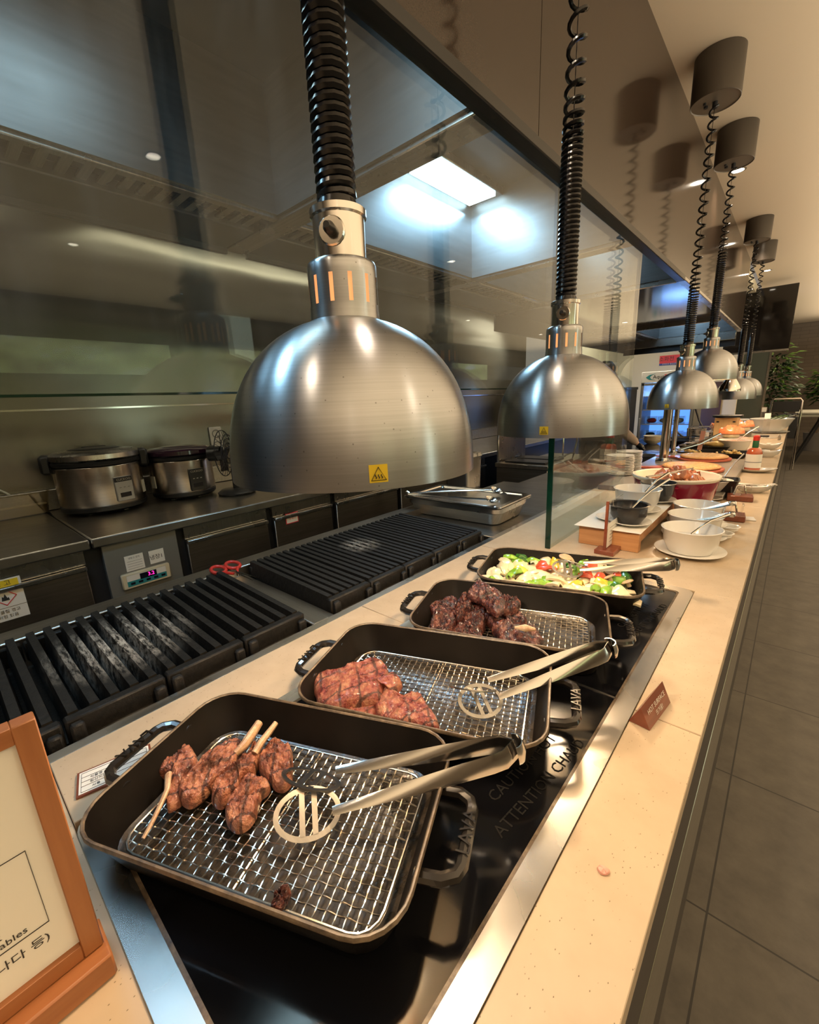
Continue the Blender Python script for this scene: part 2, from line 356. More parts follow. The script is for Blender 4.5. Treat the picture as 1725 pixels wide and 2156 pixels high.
M['brown_door'] = plain('brown_door', (.10, .05, .03), .4)

# ---------------------------------------------------------------- mesh builder
def V(*a): return Vector(a)
class MB:
    def __init__(s): s.v = []; s.f = []
    def add(s, vs, fs, mtx=None):
        k = len(s.v)
        s.v += [tuple(mtx @ Vector(q)) if mtx else tuple(q) for q in vs]
        s.f += [tuple(i+k for i in q) for q in fs]; return s
    def box(s, x0, x1, y0, y1, z0, z1, b=0.0, mtx=None):
        h = ((x1-x0)/2, (y1-y0)/2, (z1-z0)/2); c = Vector(((x0+x1)/2, (y0+y1)/2, (z0+z1)/2)); b = min(b, *(abs(q)*.49 for q in h))
        if b <= 0:
            vs = [c+Vector((i*h[0], j*h[1], k*h[2])) for i in (-1, 1) for j in (-1, 1) for k in (-1, 1)]
            return s.add(vs, [(0, 1, 3, 2), (4, 6, 7, 5), (0, 4, 5, 1), (2, 3, 7, 6), (0, 2, 6, 4), (1, 5, 7, 3)], mtx)
        vs = []; ix = {}
        for i in (-1, 1):
            for j in (-1, 1):
                for k in (-1, 1):
                    sg = (i, j, k)
                    for a in range(3):
                        ix[sg, a] = len(vs); vs.append(c+Vector([sg[q]*(h[q]-(0 if q == a else b)) for q in range(3)]))
        fs = []
        for a in range(3):
            p, q = (a+1) % 3, (a+2) % 3
            for sd in (-1, 1):
                def cn(u, w):
                    t = [0, 0, 0]; t[a] = sd; t[p] = u; t[q] = w; return ix[tuple(t), a]
                fs.append((cn(-1, -1), cn(1, -1), cn(1, 1), cn(-1, 1)))
            for u in (-1, 1):
                for w in (-1, 1):
                    def cc(sd, ax):
                        t = [0, 0, 0]; t[a] = sd; t[p] = u; t[q] = w; return ix[tuple(t), ax]
                    fs.append((cc(-1, p), cc(1, p), cc(1, q), cc(-1, q)))
        for i in (-1, 1):
            for j in (-1, 1):
                for k in (-1, 1): fs.append(tuple(ix[(i, j, k), a] for a in range(3)))
        return s.add(vs, fs, mtx)
    def lathe(s, prof, n=32, mtx=None, sx=1, sy=1):
        vs = []; fs = []; rows = []
        for r, z in prof:
            if r < 1e-6: rows.append([len(vs)]); vs.append((0, 0, z))
            else:
                rows.append(list(range(len(vs), len(vs)+n)))
                vs += [(r*math.cos(2*PI*i/n)*sx, r*math.sin(2*PI*i/n)*sy, z) for i in range(n)]
        for a, b in zip(rows, rows[1:]):
            for i in range(n):
                j = (i+1) % n
                if len(a) == 1 and len(b) == 1: continue
                if len(a) == 1: fs.append((a[0], b[j], b[i]))
                elif len(b) == 1: fs.append((a[i], a[j], b[0]))
                else: fs.append((a[i], a[j], b[j], b[i]))
        return s.add(vs, fs, mtx)
    def cyl(s, r, z0, z1, n=24, mtx=None, b=.0):
        pr = [(0, z0), (r-b, z0), (r, z0+b), (r, z1-b), (r-b, z1), (0, z1)] if b else [(0, z0), (r, z0), (r, z1), (0, z1)]
        return s.lathe(pr, n, mtx)
    def tube(s, pts, r, n=8, closed=False, mtx=None, flat=1.0, up=None):
        pts = [Vector(p) for p in pts]; N = len(pts); rr = r if isinstance(r, (list, tuple)) else [r]*N
        vs = []; prev = None
        for i, p in enumerate(pts):
            if closed: t = pts[(i+1) % N]-pts[i-1]
            else: t = pts[min(i+1, N-1)]-pts[max(i-1, 0)]
            t = t.normalized() if t.length > 1e-9 else Vector((0, 0, 1))
            if up is not None: a = (Vector(up)-t*Vector(up).dot(t)).normalized()
            elif prev is None:
                a = t.orthogonal().normalized()
            else:
                a = prev-t*prev.dot(t); a = a.normalized() if a.length > 1e-6 else t.orthogonal().normalized()
            prev = a; c = t.cross(a)
            for k in range(n):
                th = 2*PI*k/n; vs.append(p+a*(math.cos(th)*rr[i])+c*(math.sin(th)*rr[i]*flat))
        fs = []
        for i in range(N if closed else N-1):
            j = (i+1) % N
            for k in range(n):
                l = (k+1) % n; fs.append((i*n+k, i*n+l, j*n+l, j*n+k))
        if not closed: fs.append(tuple(range(n))[::-1]); fs.append(tuple((N-1)*n+k for k in range(n)))
        return s.add(vs, fs, mtx)
    def loft(s, rings, cap0=True, cap1=True, mtx=None):
        n = len(rings[0]); vs = [p for r in rings for p in r]; fs = []
        for i in range(len(rings)-1):
            for k in range(n):
                l = (k+1) % n; fs.append((i*n+k, i*n+l, (i+1)*n+l, (i+1)*n+k))
        if cap0: fs.append(tuple(range(n))[::-1])
        if cap1: fs.append(tuple((len(rings)-1)*n+k for k in range(n)))
        return s.add(vs, fs, mtx)
    def prism(s, poly, z0, z1, mtx=None):
        return s.loft([[(p[0], p[1], z0) for p in poly], [(p[0], p[1], z1) for p in poly]], mtx=mtx)
    def quad(s, a, b, c, d): return s.add([a, b, c, d], [(0, 1, 2, 3)])
    def blob(s, c, r, n=10, amp=.2, seed=0, mtx=None):
        vs = []; fs = []; c = Vector(c); r = Vector(r) if not isinstance(r, (int, float)) else Vector((r, r, r)); m_ = n//2+1
        for i in range(m_+1):
            for j in range(n):
                d = Vector((math.sin(PI*i/m_)*math.cos(2*PI*j/n), math.sin(PI*i/m_)*math.sin(2*PI*j/n), math.cos(PI*i/m_)))
                q = 1+amp*noise.noise(d*1.7+Vector((seed*3.1, seed*1.7, seed)))*2
                vs.append(c+Vector((d.x*r.x, d.y*r.y, d.z*r.z))*q)
        for i in range(m_):
            for j in range(n):
                k = (j+1) % n; fs.append((i*n+j, i*n+k, (i+1)*n+k, (i+1)*n+j))
        return s.add(vs, fs, mtx)
    def mesh(s, name, ang=38):
        me = bpy.data.meshes.new(name); me.from_pydata(s.v, [], s.f)
        bm = bmesh.new(); bm.from_mesh(me); bmesh.ops.remove_doubles(bm, verts=bm.verts, dist=1e-6)
        bmesh.ops.recalc_face_normals(bm, faces=bm.faces)
        ca = math.radians(ang)
        for e in bm.edges:
            if len(e.link_faces) == 2 and e.calc_face_angle(0) > ca: e.smooth = False
        for f in bm.faces: f.smooth = True
        bm.to_mesh(me); bm.free(); return me
def tagit(o, label=None, cat=None, group=None, kind=None):
    if label: o['label'] = label
    if cat: o['category'] = cat
    if group: o['group'] = group
    if kind: o['kind'] = kind
    return o
def thing(name, label, cat, loc=(0, 0, 0), rz=0, group=None):
    o = bpy.data.objects.new(name, None); COL.objects.link(o); o.location = loc; o.rotation_euler = (0, 0, rz); o.empty_display_size = .02
    return tagit(o, label, cat, group)
def part(name, mb, mat, parent=None, label=None, ang=38, loc=None):
    o = bpy.data.objects.new(name, mb.mesh(name, ang) if isinstance(mb, MB) else mb); COL.objects.link(o)
    if parent: o.parent = parent
    if not o.data.materials: o.data.materials.append(M[mat])
    if label: o['label'] = label
    if loc is not None: o.location = loc
    return o
def solid(name, mb, mat, label, cat, group=None, loc=(0, 0, 0), rz=0):
    o = part(name, mb, mat); o.location = loc; o.rotation_euler = (0, 0, rz); return tagit(o, label, cat, group)
def struct(name, mb, mat): return tagit(part(name, mb, mat), kind='structure')
def dup(o, loc=None, rz=None, label=None, group=None):
    c = o.copy(); COL.objects.link(c)
    if loc is not None: c.location = loc
    if rz is not None: c.rotation_euler = (0, 0, rz)
    if label: c['label'] = label
    if group: c['group'] = group
    def rec(src, dst):
        for ch in list(src.children):
            d = ch.copy(); COL.objects.link(d); d.parent = dst; rec(ch, d)
    rec(o, c); return c
def text(parent, s, size, origin, right, up, mat='ink', ext=.0003, name='lettering', align='CENTER'):
    cu = bpy.data.curves.new('t', 'FONT'); cu.body = s; cu.size = size; cu.extrude = ext; cu.align_x = align; cu.align_y = 'CENTER'; cu.resolution_u = 2
    to = bpy.data.objects.new('t', cu); COL.objects.link(to)
    dg = bpy.context.evaluated_depsgraph_get(); dg.update(); me = bpy.data.meshes.new_from_object(to.evaluated_get(dg))
    bpy.data.objects.remove(to); bpy.data.curves.remove(cu)
    me.name = name; me.materials.clear(); me.materials.append(M[mat])
    r = Vector(right).normalized(); u = Vector(up).normalized(); n = r.cross(u)
    mt = Matrix.Identity(4)
    for i in range(3): mt[i][0] = r[i]; mt[i][1] = u[i]; mt[i][2] = n[i]; mt[i][3] = origin[i]
    me.transform(mt); o = bpy.data.objects.new(name, me); COL.objects.link(o); o.parent = parent; return o
def rrect(w, h, r, z, k=7, c=(0, 0)):
    out = []
    for sx, sy, a0 in ((1, 1, 0), (-1, 1, 90), (-1, -1, 180), (1, -1, 270)):
        for i in range(k):
            a = math.radians(a0+i*90/(k-1)); out.append((c[0]+sx*(w/2-r)+r*math.cos(a), c[1]+sy*(h/2-r)+r*math.sin(a), z))
    return out
def slab(mb, pts, z0, th, n=48, rings=9, amp=.12, seed=0, c=None, wob=.0):
    pts = [Vector((p[0], p[1], 0)) for p in pts]; N = len(pts)
    if c is None: c = sum(pts, Vector())/N
    out = []
    for i in range(n):
        t = i/n*N; k = int(t); f = t-k; p0, p1, p2, p3 = (pts[(k+q) % N] for q in (-1, 0, 1, 2))
        out.append(.5*((2*p1)+(p2-p0)*f+(2*p0-5*p1+4*p2-p3)*f*f+(3*p1-p0-3*p2+p3)*f**3))
    size = sum((p-c).length for p in out)/n; sd = Vector((seed*7.3, seed*3.7, seed*1.3)); rs = []
    rs.append([tuple(c+(p-c)*.92+V(0, 0, z0)) for p in out])
    ne = 5
    for j in range(rings):
        if j < ne: a = j/(ne-1)*PI/2; s_ = 1-.17*(1-math.cos(a)); h = math.sin(a)*.86
        else: s_ = .83*(1-(j-ne+1)/(rings-ne))**.9; s_ = max(s_, .02); h = .86+.14*(1-s_*s_/.69)
        ring = []
        for p in out:
            q = c+(p-c)*s_; f = 1/size
            nz = noise.noise(q*f*1.8+sd)*amp*1.5+noise.noise(q*f*4.5+sd)*amp*.9+noise.noise(q*f*10+sd)*amp*.7+noise.noise(q*f*22+sd)*amp*.4
            nx = noise.noise(q*f*3+sd+V(5, 5, 5))*amp*size*.45*s_
            ring.append((q.x+nx, q.y+nx*.6, z0+th*(.12+.88*h)*(1+nz*2.4*(.3+h*.7))+wob*noise.noise(q*f*1.1+sd*2)))
        rs.append(ring)
    mb.loft(rs); return mb
# ================================================================ the setting
XG = -0.625          # line of the glass and the bulkhead
struct('floor', MB().box(-3.3, 5.5, -3, 14.2, -.1, 0), 'floor')
struct('ceiling', MB().box(-.60, 5.5, -3, 14.2, ZC, ZC+.1), 'ceiling')
struct('wall_back', MB().box(-3.3, 5.5, 14, 14.15, 0, ZC), 'brick')
struct('wall_left', MB().box(-3.3, -3.2, -3, 6.4, 0, 2.75), 'wall_steel')
struct('trim_1', MB().box(-3.2, -3.188, -3, 6.4, 1.488, 1.498), 'chrome')
struct('trim_2', MB().box(-3.2, -3.16, -2.9, 6.3, .931, 1.05, .004), 'steel_dark')
wr = MB().box(5.4, 5.5, -3, 14, 0, 1.95).box(5.4, 5.5, -3, 14, 2.35, ZC)
for y in (-3, -.2, 2.6, 5.4, 8.2, 11): wr.box(5.4, 5.5, y, y+.35, 1.95, 2.35)
struct('wall_right', wr, 'brick')
for i, y in enumerate((-2.65, .15, 2.95, 5.75, 8.55)):
    w = struct('window_%d' % (i+1), MB().box(5.42, 5.44, y, y+2.45, 1.95, 2.35), 'window_view')
struct('wall_front', MB().box(-3.3, -.6, -3.1, -3, 0, 2.75).box(-.59, 5.5, -3.1, -3, 0, ZC), 'brick')
# bulkhead above the counter
struct('wall_bulkhead', MB().box(XG, XG+.025, -3, 1.24, 2.10, 2.90).box(XG, XG+.025, 1.243, 4.4, 2.10, 2.90).box(XG, XG+.025, 4.403, 6.62, 2.10, 2.90), 'soffit')
struct('trim_3', MB().box(XG-.012, XG+.032, -3, 3.2, 2.072, 2.102, .003), 'black_plastic')
struct('trim_4', MB().box(XG-.012, XG+.03, 3.2, 6.62, 2.078, 2.10, .003), 'steel')
struct('ceiling_kitchen', MB().box(-3.3, XG, 6.62, 14, 2.70, 2.8).box(-3.3, XG, -3, 6.62, 2.78, 2.85), 'cream_wall')
struct('wall_kitchen_back', MB().box(-3.3, -.75, 9.0, 9.1, 0, 2.7), 'cream_wall')
struct('wall_kitchen_side', MB().box(-2.75, -2.65, 6.45, 9.0, 0, 2.7), 'cream_wall')
struct('ceiling_soffit', MB().box(-1.85, XG, 3.2, 5.2, 2.10, 2.16), 'soffit')
# counter
Y0, Y1 = -1.2, 9.5
ct = MB()
hx0, hx1, hy0, hy1 = -.682, -.146, .03, 1.35
XE = -.045; XC = -.845
for (a, b, c, d) in ((XC, XE, Y0, hy0), (hx1, XE, hy0, .742), (hx1, XE, .744, 1.352), (XC, XE, 1.353, 2.55), (XC, XE, 2.552, 3.9), (XC, XE, 3.902, 5.3), (XC, XE, 5.302, 6.9), (XC, XE, 6.902, Y1), (XC, hx0, hy0+.001, .725), (XC, hx0, .727, hy1)):
    ct.box(a, b, c, d, .86, .90, .0012)
counter = thing('buffet_counter', 'long cream speckled buffet counter running from the hob away to the far end', 'counter', (0, 0, 0))
part('worktop', ct, 'stone', counter)
part('front_panel', MB().box(-.80, XE-.004, Y0, Y1, .64, .86).box(-.80, XE-.006, Y0, Y1, 0.0, .30), 'kick', counter)
part('front_band', MB().box(-.80, XE-.003, Y0, Y1, .30, .64, .002), 'strip', counter)
part('core', MB().box(-.80, -.1, Y0+.01, Y1-.01, 0.01, .845), 'kick', counter)
# hob
M['faint_ink'] = plain('worn_grey_print', (.014, .013, .012), .8, spec=.1)
hob = thing('buffet_hob', 'black glass warming hob set in the cream counter under the four pans', 'hob', ((hx0+hx1)/2, (hy0+hy1)/2, .9))
hw, hh = (hx1-hx0), (hy1-hy0)
def ringloft(mb, outer, inner, z0, z1, zi):
    mb.loft([outer(z0), outer(z1), inner(z1), inner(zi)], False, False)
fr = MB(); ringloft(fr, lambda z: rrect(hw, hh, .03, z), lambda z: rrect(hw-.062, hh-.062, .012, z), -.02, .0028, -.004)
part('steel_surround', fr, 'trim_steel', hob)
sl = MB(); ringloft(sl, lambda z: rrect(hw-.060, hh-.060, .012, z), lambda z: rrect(hw-.072, hh-.072, .012, z), -.01, .0012, -.003); part('sealant', sl, 'rim', hob)
part('glass_plate', MB().box(-hw/2+.034, hw/2-.034, -hh/2+.034, .060, -.012, .0003).box(-hw/2+.034, hw/2-.034, .066, hh/2-.034, -.012, .0003), 'hob', hob)
part('centre_joint', MB().box(-hw/2+.034, hw/2-.034, .0605, .0655, -.012, .0012), 'steel', hob)
for (cx_, cy_) in ((.195, -.18), (.195, .42)):
    text(hob, 'CAUTION HOT', .024, (cx_-.022, cy_, .0008), (0.12, 1, 0), (-1, .12, 0), 'faint_ink', .0001, 'caution_lettering')
    text(hob, 'ATTENTION CHAUD', .024, (cx_+.014, cy_-.01, .0008), (0.12, 1, 0), (-1, .12, 0), 'faint_ink', .0001, 'caution_lettering')
    tri = [V(cx_-.075, cy_-.02, .0008), V(cx_-.075, cy_+.045, .0008), V(cx_-.125, cy_+.018, .0008)]
    tm = MB().tube(tri, .0009, 4, True)
    for q in (-.012, 0, .012): tm.tube([V(cx_-.082-i*.005, cy_+.014+q+.003*math.sin(i*1.5), .0008) for i in range(5)], .0009, 4)
    part('hot_triangle', tm, 'faint_ink', hob)
# glass screens
gp = thing('glass_screen', 'tall glass guard screen standing on the counter beyond the vegetable pan', 'glass screen', (XG, 0, 0))
part('pane', MB().box(-.009, .009, 1.462, 2.352, .901, 2.075), 'glass', gp)
part('near_edge', MB().box(-.0095, .0095, 1.457, 1.462, .901, 2.075), 'glass_edge', gp)
part('far_edge', MB().box(-.0052, .0052, 2.352, 2.356, .901, 2.075), 'clear', gp)
gp = thing('glass_screen', 'splash spotted glass screen hanging from the hood edge above the black grill', 'glass screen', (XG, 0, 0))
part('pane', MB().box(-.005, .005, -1.6, 1.452, 1.475, 2.075), 'glass_dirty', gp)
part('bottom_edge', MB().box(-.0052, .0052, -1.6, 1.452, 1.472, 1.475), 'glass_edge', gp)
# ================================================================ hood
def hood(y0, y1, tube_y, label, tx=-1.34, far=True):
    h = thing('exhaust_hood', label, 'exhaust hood', (0, y0, 2.1)); L = y1-y0
    part('back_panel', MB().box(-1.47, -1.45, 0, L, 0, .45), 'hood_steel', h)
    part('front_panel', MB().box(XG-.025, XG-.014, 0, L, 0, .66), 'hood_steel', h)
    part('top_panel', MB().box(-1.47, XG-.014, 0, L, .38, .40), 'hood_steel', h)
    part('end_panel', MB().box(-1.45, XG-.025, L-.012, L, -.002, .38), 'hood_steel', h)
    part('end_panel', MB().box(-1.45, XG-.025, 0, .012, -.002, .38), 'hood_steel', h)
    part('grease_trough', MB().box(-1.86, -1.62, 0, L, -.01, .03, .004).box(-1.86, -1.84, 0, L, -.03, .66), 'hood_steel', h)
    part('trough_lip', MB().box(-1.49, -1.46, 0, L, -.012, .02, .003), 'steel', h)
    fm = MB()
    n = int(L/.05)
    for i in range(n): fm.box(-1.62, -1.48, i*.05+.008, i*.05+.034, .004, .012)
    part('baffle_filter', fm, 'steel', h)
    part('filter_void', MB().box(-1.63, -1.47, 0, L, .03, .05), 'black_plastic', h)
    lf = MB(); 
    part('light_box', MB().box(tx-.10, tx+.10, tube_y-y0-.29, tube_y-y0+.29, .345, .38, .004), 'steel', h)
    part('light_diffuser', MB().box(tx-.078, tx+.078, tube_y-y0-.24, tube_y-y0+.24, .335, .345), 'hood_tube', h)
    return h
hood(-1.9, 1.01, .35, 'nearest steel exhaust hood bay above the grill, at the upper left', -1.0)
hood(1.10, 2.24, 1.95, 'steel exhaust hood bay with a glaring blue white light', -1.36)
hood(2.32, 3.19, 2.75, 'steel exhaust hood bay behind the top far corner of the glass screen', -1.2)
hood(5.22, 6.6, 5.9, 'far steel exhaust hood bay beyond the brown underside panel', -1.2)
for y0, y1 in ((1.01, 1.10), (2.24, 2.32)):
    struct('trim_5', MB().box(-1.86, XG-.014, y0+.001, y1-.001, 2.085, 2.13, .003), 'steel')
struct('trim_6', MB().box(-1.88, XG-.014, 3.192, 3.21, 2.07, 2.13, .003).box(-1.88, XG-.014, 5.2, 5.218, 2.06, 2.13, .003).box(-1.88, XG-.02, 6.6, 6.64, 2.0, 2.13, .003), 'steel')
struct('trim_7', MB().box(-1.88, -1.862, 3.2, 6.62, 1.96, 2.13).box(-1.88, XG-.02, 6.645, 6.665, 1.93, 2.10), 'black_plastic')

# ================================================================ grill station
gs = thing('grill_station', 'stainless charcoal grill station behind the cream counter', 'grill', (0, 0, 0))
st = MB().box(-1.46, -.846, -1.0, 3.9, .03, .84, .002)
part('body', st, 'steel_dark', gs)
part('front_rail', MB().box(-.876, -.847, -1.0, 2.6, .84, .897, .003), 'trim_steel', gs)
part('rear_rail', MB().box(-1.445, -1.365, -1.0, 1.72, .84, .925, .003), 'steel_top', gs)
part('divider', MB().box(-1.365, -.876, .585, .655, .84, .895, .003), 'steel_dark', gs)
part('end_top', MB().box(-1.445, -.876, 1.49, 2.6, .84, .893, .003), 'steel_dark', gs)
part('drip_floor', MB().box(-1.365, -.876, -1.0, 1.49, .84, .846), 'grate', gs)
def grill(y0, y1, label, n):
    t = thing('grill_grate', label, 'grill grate', ((-1.345-.90)/2, y0, .853)); L = y1-y0; w = .222
    sec = L/n
    for k in range(n):
        mb = MB(); a = k*sec+.002; b = (k+1)*sec-.002
        nb = 5 if n == 7 else 6
        for i in range(nb):
            yy = a+(i+.5)*(b-a)/nb
            mb.loft([[(-w, yy-.0135, .035), (-w, yy+.0135, .035), (-w, yy+.0075, .088), (-w, yy-.0075, .088)], [(w-.02, yy-.0135, .030), (w-.02, yy+.0135, .030), (w-.02, yy+.0075, .076), (w-.02, yy-.0075, .076)]])
        mb.box(w-.024, w, a, b, .012, .072, .004); mb.box(-w-.004, -w+.012, a, b, .02, .07, .003)
        mb.box(w-.002, w+.014, a+.004, a+.026, .0, .066, .004).box(w-.002, w+.014, b-.026, b-.004, .0, .060, .004).box(w-.03, w+.004, a+.03, b-.03, .0, .03, .003)
        part('grate_casting', mb, 'grate', t)
    part('support_bar', MB().box(w-.06, w-.03, 0, L, -.004, .012), 'grate', t)
    return t
grill(-.62, .578, 'near black ribbed cast iron grill grate with grey ash burnt along its bars', 7)
grill(.662, 1.45, 'black ribbed cast iron grill grate between the scissors and the lidded steel pan', 5)
# scissors
a = Z(476, 1198, .927); b = Z(545, 1238, .905); d = (b-a).normalized(); nrm = V(-d.y, d.x, 0); L = .20
sc = thing('kitchen_scissors', 'open kitchen scissors with red handles on the grill divider', 'scissors', a)
for s_ in (-1, 1):
    hp = nrm*s_*.026+d*.0
    ring = [hp+d*(.030*math.cos(t))+nrm*(.021*math.sin(t))+V(0, 0, .006) for t in [2*PI*i/16 for i in range(16)]]
    part('handle', MB().tube(ring, .0055, 8, True).tube([hp+d*.028+V(0, 0, .006), d*.062+nrm*s_*.006+V(0, 0, .006)], [.006, .004], 8), 'red', sc)
    part('blade', MB().prism([tuple((d*.05+nrm*s_*.006)[:2]), tuple((d*.08-nrm*s_*.008)[:2]), tuple((d*.185-nrm*s_*.012)[:2]), tuple((d*.08-nrm*s_*.0)[:2])], .004+.001*s_, .006+.001*s_), 'chrome', sc)
part('pivot', MB().cyl(.004, .002, .010, 12, Matrix.Translation(d*.075)), 'chrome', sc)

# lidded steam pan with tongs
P0, P1, P2 = Z(1052, 1072, .985), Z(848, 1044, .985), Z(1117, 1041, .985)
ax = (P1-P0); ay = (P2-P0); lw = .53; lh = .325
dx = ax.normalized(); dy = V(dx.y, -dx.x, 0)
if dy.dot(ay) < 0: dy = -dy
lw = ax.length; lh = abs(ay.dot(dy)); rz = math.atan2(dx.y, dx.x)
pc = P0+dx*lw/2+dy*lh/2
tp = thing('steam_pan', 'deep stainless food pan covered by a flat steel tray at the end of the grill', 'food pan', (pc.x, pc.y, .895), rz)
part('body', MB().loft([rrect(lw-.07, lh-.07, .04, .002), rrect(lw-.06, lh-.06, .045, .012), rrect(lw-.03, lh-.03, .05, .055), rrect(lw-.02, lh-.02, .05, .058), rrect(lw-.018, lh-.018, .05, .080), rrect(lw, lh, .02, .082), rrect(lw, lh, .02, .085)]), 'steel', tp)
tr = thing('steel_tray', 'flat stainless tray used as a lid on the deep food pan', 'tray', (pc.x, pc.y, .981), rz)
part('rim', MB().loft([rrect(lw-.004, lh-.004, .02, 0), rrect(lw+.004, lh+.004, .022, .004), rrect(lw-.004, lh-.004, .02, .0085), rrect(lw-.05, lh-.05, .02, .007), rrect(lw-.056, lh-.056, .02, .001)], True, True), 'tong', tr)
def bow(a, b, n=8, h=.0): return [a.lerp(b, i/n)+V(0, 0, h*math.sin(PI*i/n)) for i in range(n+1)]
ga = Z(860, 1040, .995); gb = Z(1030, 1052, 1.0); gc = Z(1040, 1032, 1.005)
tg = thing('serving_tongs', 'long worn tongs with scalloped ends lying on the flat steel tray', 'tongs', ga)
part('arm', MB().tube([V(0, 0, 0), (gb-ga)*.5, gb-ga], .004, 6), 'tong', tg); part('arm', MB().tube([V(-.01, .02, 0), V(-.01, .02, 0)+(gc-ga)*.5, gc-ga], .004, 6), 'tong', tg)
part('spring_end', MB().tube([V(0, 0, 0), V(-.025, .005, .006), V(-.025, .018, .008), V(-.01, .02, 0)], .004, 6), 'tong', tg)
for e in (gb-ga, gc-ga): part('scalloped_end', MB().lathe([(0, -.012), (.018, -.009), (.027, .0), (.029, .004), (.0275, .004), (.016, -.006), (0, -.009)], 14, Matrix.Translation(e+V(.012, 0, .002)) @ Matrix.Rotation(.4, 4, 'Y')), 'tong', tg)
# far steel pot on grill end
pf = Z(1000, 1010, .9)

# ================================================================ heat lamps
ZR = 1.365
def coil(z0, z1, dense_to, r_d=.0195, r_s=.0165, wire=.0045, pd=.0098, ps=.046, lead=.0):
    pts = []; z = z0; th = 0; k = 13
    while z < z1:
        f = 0 if z < dense_to else min(1, (z-dense_to)/.28); f = f*f*(3-2*f)
        p = pd*(1-f)+ps*f; r = r_d*(1-f)+r_s*f
        pts.append(V(r*math.cos(th), r*math.sin(th), z)); th += 2*PI/k; z += p/k
    return pts, wire
def make_lamp(label, x, y, z, sticker, dense, ztop=2.52, knob=0., tilt=(0, 0), canopy=True, canlabel=None):
    t = thing('heat_lamp', label, 'heat lamp', (x, y, z), 0, 'heat lamps over the buffet')
    D = .1555
    prof = []
    for i in range(25):
        zf = math.cos(i/24*PI/2) if i < 24 else 0; prof.append((max(.0412, D*max(0, 1-zf**2.4)**.476), .186*zf))
    inner = [(r-.0025, zz-.002) for r, zz in prof[::-1]]; inner[0] = (D-.0025, 0)
    dm = MB().lathe(prof+[(D, -.002), (D-.0025, -.002)], 96); o = part('shade', dm, 'dome', t)
    part('shade_lining', MB().lathe(inner, 64), 'white_in', t)
    # slotted neck
    nb = 12; cols = []; vs = []; fs = []; R = .0415
    for k in range(nb):
        for q in (-.5, -.11, .11): cols.append((k+q)/nb*2*PI)
    zs = [.180, .194, .198, .228, .232, .241, .2445, .247]
    rs = [R+.001, R, R, R, R, R, R-.0015, R-.006]
    for zz, rr_ in zip(zs, rs):
        for c_ in cols: vs.append((rr_*math.cos(c_), rr_*math.sin(c_), zz))
    n = len(cols)
    for i in range(len(zs)-1):
        for k in range(n):
            if k % 3 == 1 and i in (2,): continue
            l = (k+1) % n; fs.append((i*n+k, i*n+l, (i+1)*n+l, (i+1)*n+k))
    # rounded slot ends
    part('slotted_neck', MB().add(vs, fs), 'dome', t)
    part('lampholder', MB().lathe([(.0, .165), (.034, .168), (.036, .19), (.036, .236), (.0, .238)], 24), 'slot_glow', t)
    part('bulb', MB().lathe([(0, .02), (.03, .024), (.048, .045), (.05, .07), (.035, .12), (.026, .165), (0, .166)], 24), 'bulb', t)
    so = part('socket', MB().lathe([(.030, .244), (.0305, .292), (.033, .294), (.033, .301), (.030, .303), (.012, .304), (0, .304)], 40), 'tong', t)
    a = knob
    kn = MB().lathe([(.015, 0), (.0155, .004), (.014, .006), (0, .006)], 20, Matrix.Translation((math.cos(a)*.027, math.sin(a)*.027, .272)) @ Matrix.Rotation(a, 4, 'Z') @ Matrix.Rotation(PI/2, 4, 'Y'))
    part('switch_plate', kn, 'tong', t)
    kb = MB().lathe([(.0065, 0), (.0065, .010), (.0045, .013), (.0035, .018), (0, .018)], 14, Matrix.Translation((math.cos(a)*.032, math.sin(a)*.032, .272)) @ Matrix.Rotation(a, 4, 'Z') @ Matrix.Rotation(PI/2, 4, 'Y'))
    part('switch_knob', kb, 'black_plastic', t)
    pts, w = coil(.307, ztop-z, dense)
    part('coiled_cord', MB().tube(pts, w, 6), 'black_rubber', t)
    part('suspension_wire', MB().tube([V(0, 0, .30), V(0, 0, ztop-z+.02)], .0012, 5), 'black_rubber', t)
    part('cord_boot', MB().lathe([(.024, .302), (.022, .312), (.012, .315), (0, .315)], 20), 'black_rubber', t)
    # warning sticker, wrapped on the lower edge of the shade
    ang = sticker; w2 = .0095/D; sv = []; 
    for zz in (.006, .024):
        for k in range(5):
            c_ = ang+(k/4*2-1)*w2; u = math.asin(min(1, max(0, 0)))
            import bisect
            rr_ = D
            for (ra, za), (rb, zb) in zip(prof, prof[1:]):
                if zb <= zz <= za: rr_ = ra+(rb-ra)*((za-zz)/(za-zb+1e-9))
            sv.append(((rr_+.0006)*math.cos(c_), (rr_+.0006)*math.sin(c_), zz))
    sf = [(k, k+1, k+6, k+5) for k in range(4)]
    part('warning_sticker', MB().add(sv, sf), 'yellow', t)
    c_ = ang; e = V(math.cos(c_), math.sin(c_), 0); tn = V(-math.sin(c_), math.cos(c_), 0); cc = e*(D+.0012)+V(0, 0, .009)
    tm = MB().tube([cc-tn*.0075-V(0, 0, .0005), cc+tn*.0075-V(0, 0, .0005), cc+V(0, 0, .0125)-e*.0006], .0006, 4, True)
    for q in (-.003, 0, .003): tm.tube([cc+tn*(q+.0008*math.sin(i*2))+V(0, 0, .001+i*.0014) for i in range(4)], .0005, 4)
    part('heat_symbol', tm, 'ink', t)
    light('SPOT', 'heat_lamp_beam', (x, y, z+.03), LAMP_W*4, HEAT, .045, spot=2.45, blend=.35)
    light('POINT', 'heat_lamp_bulb', (x, y, z+.10), LAMP_W*.25, HEAT, .04)
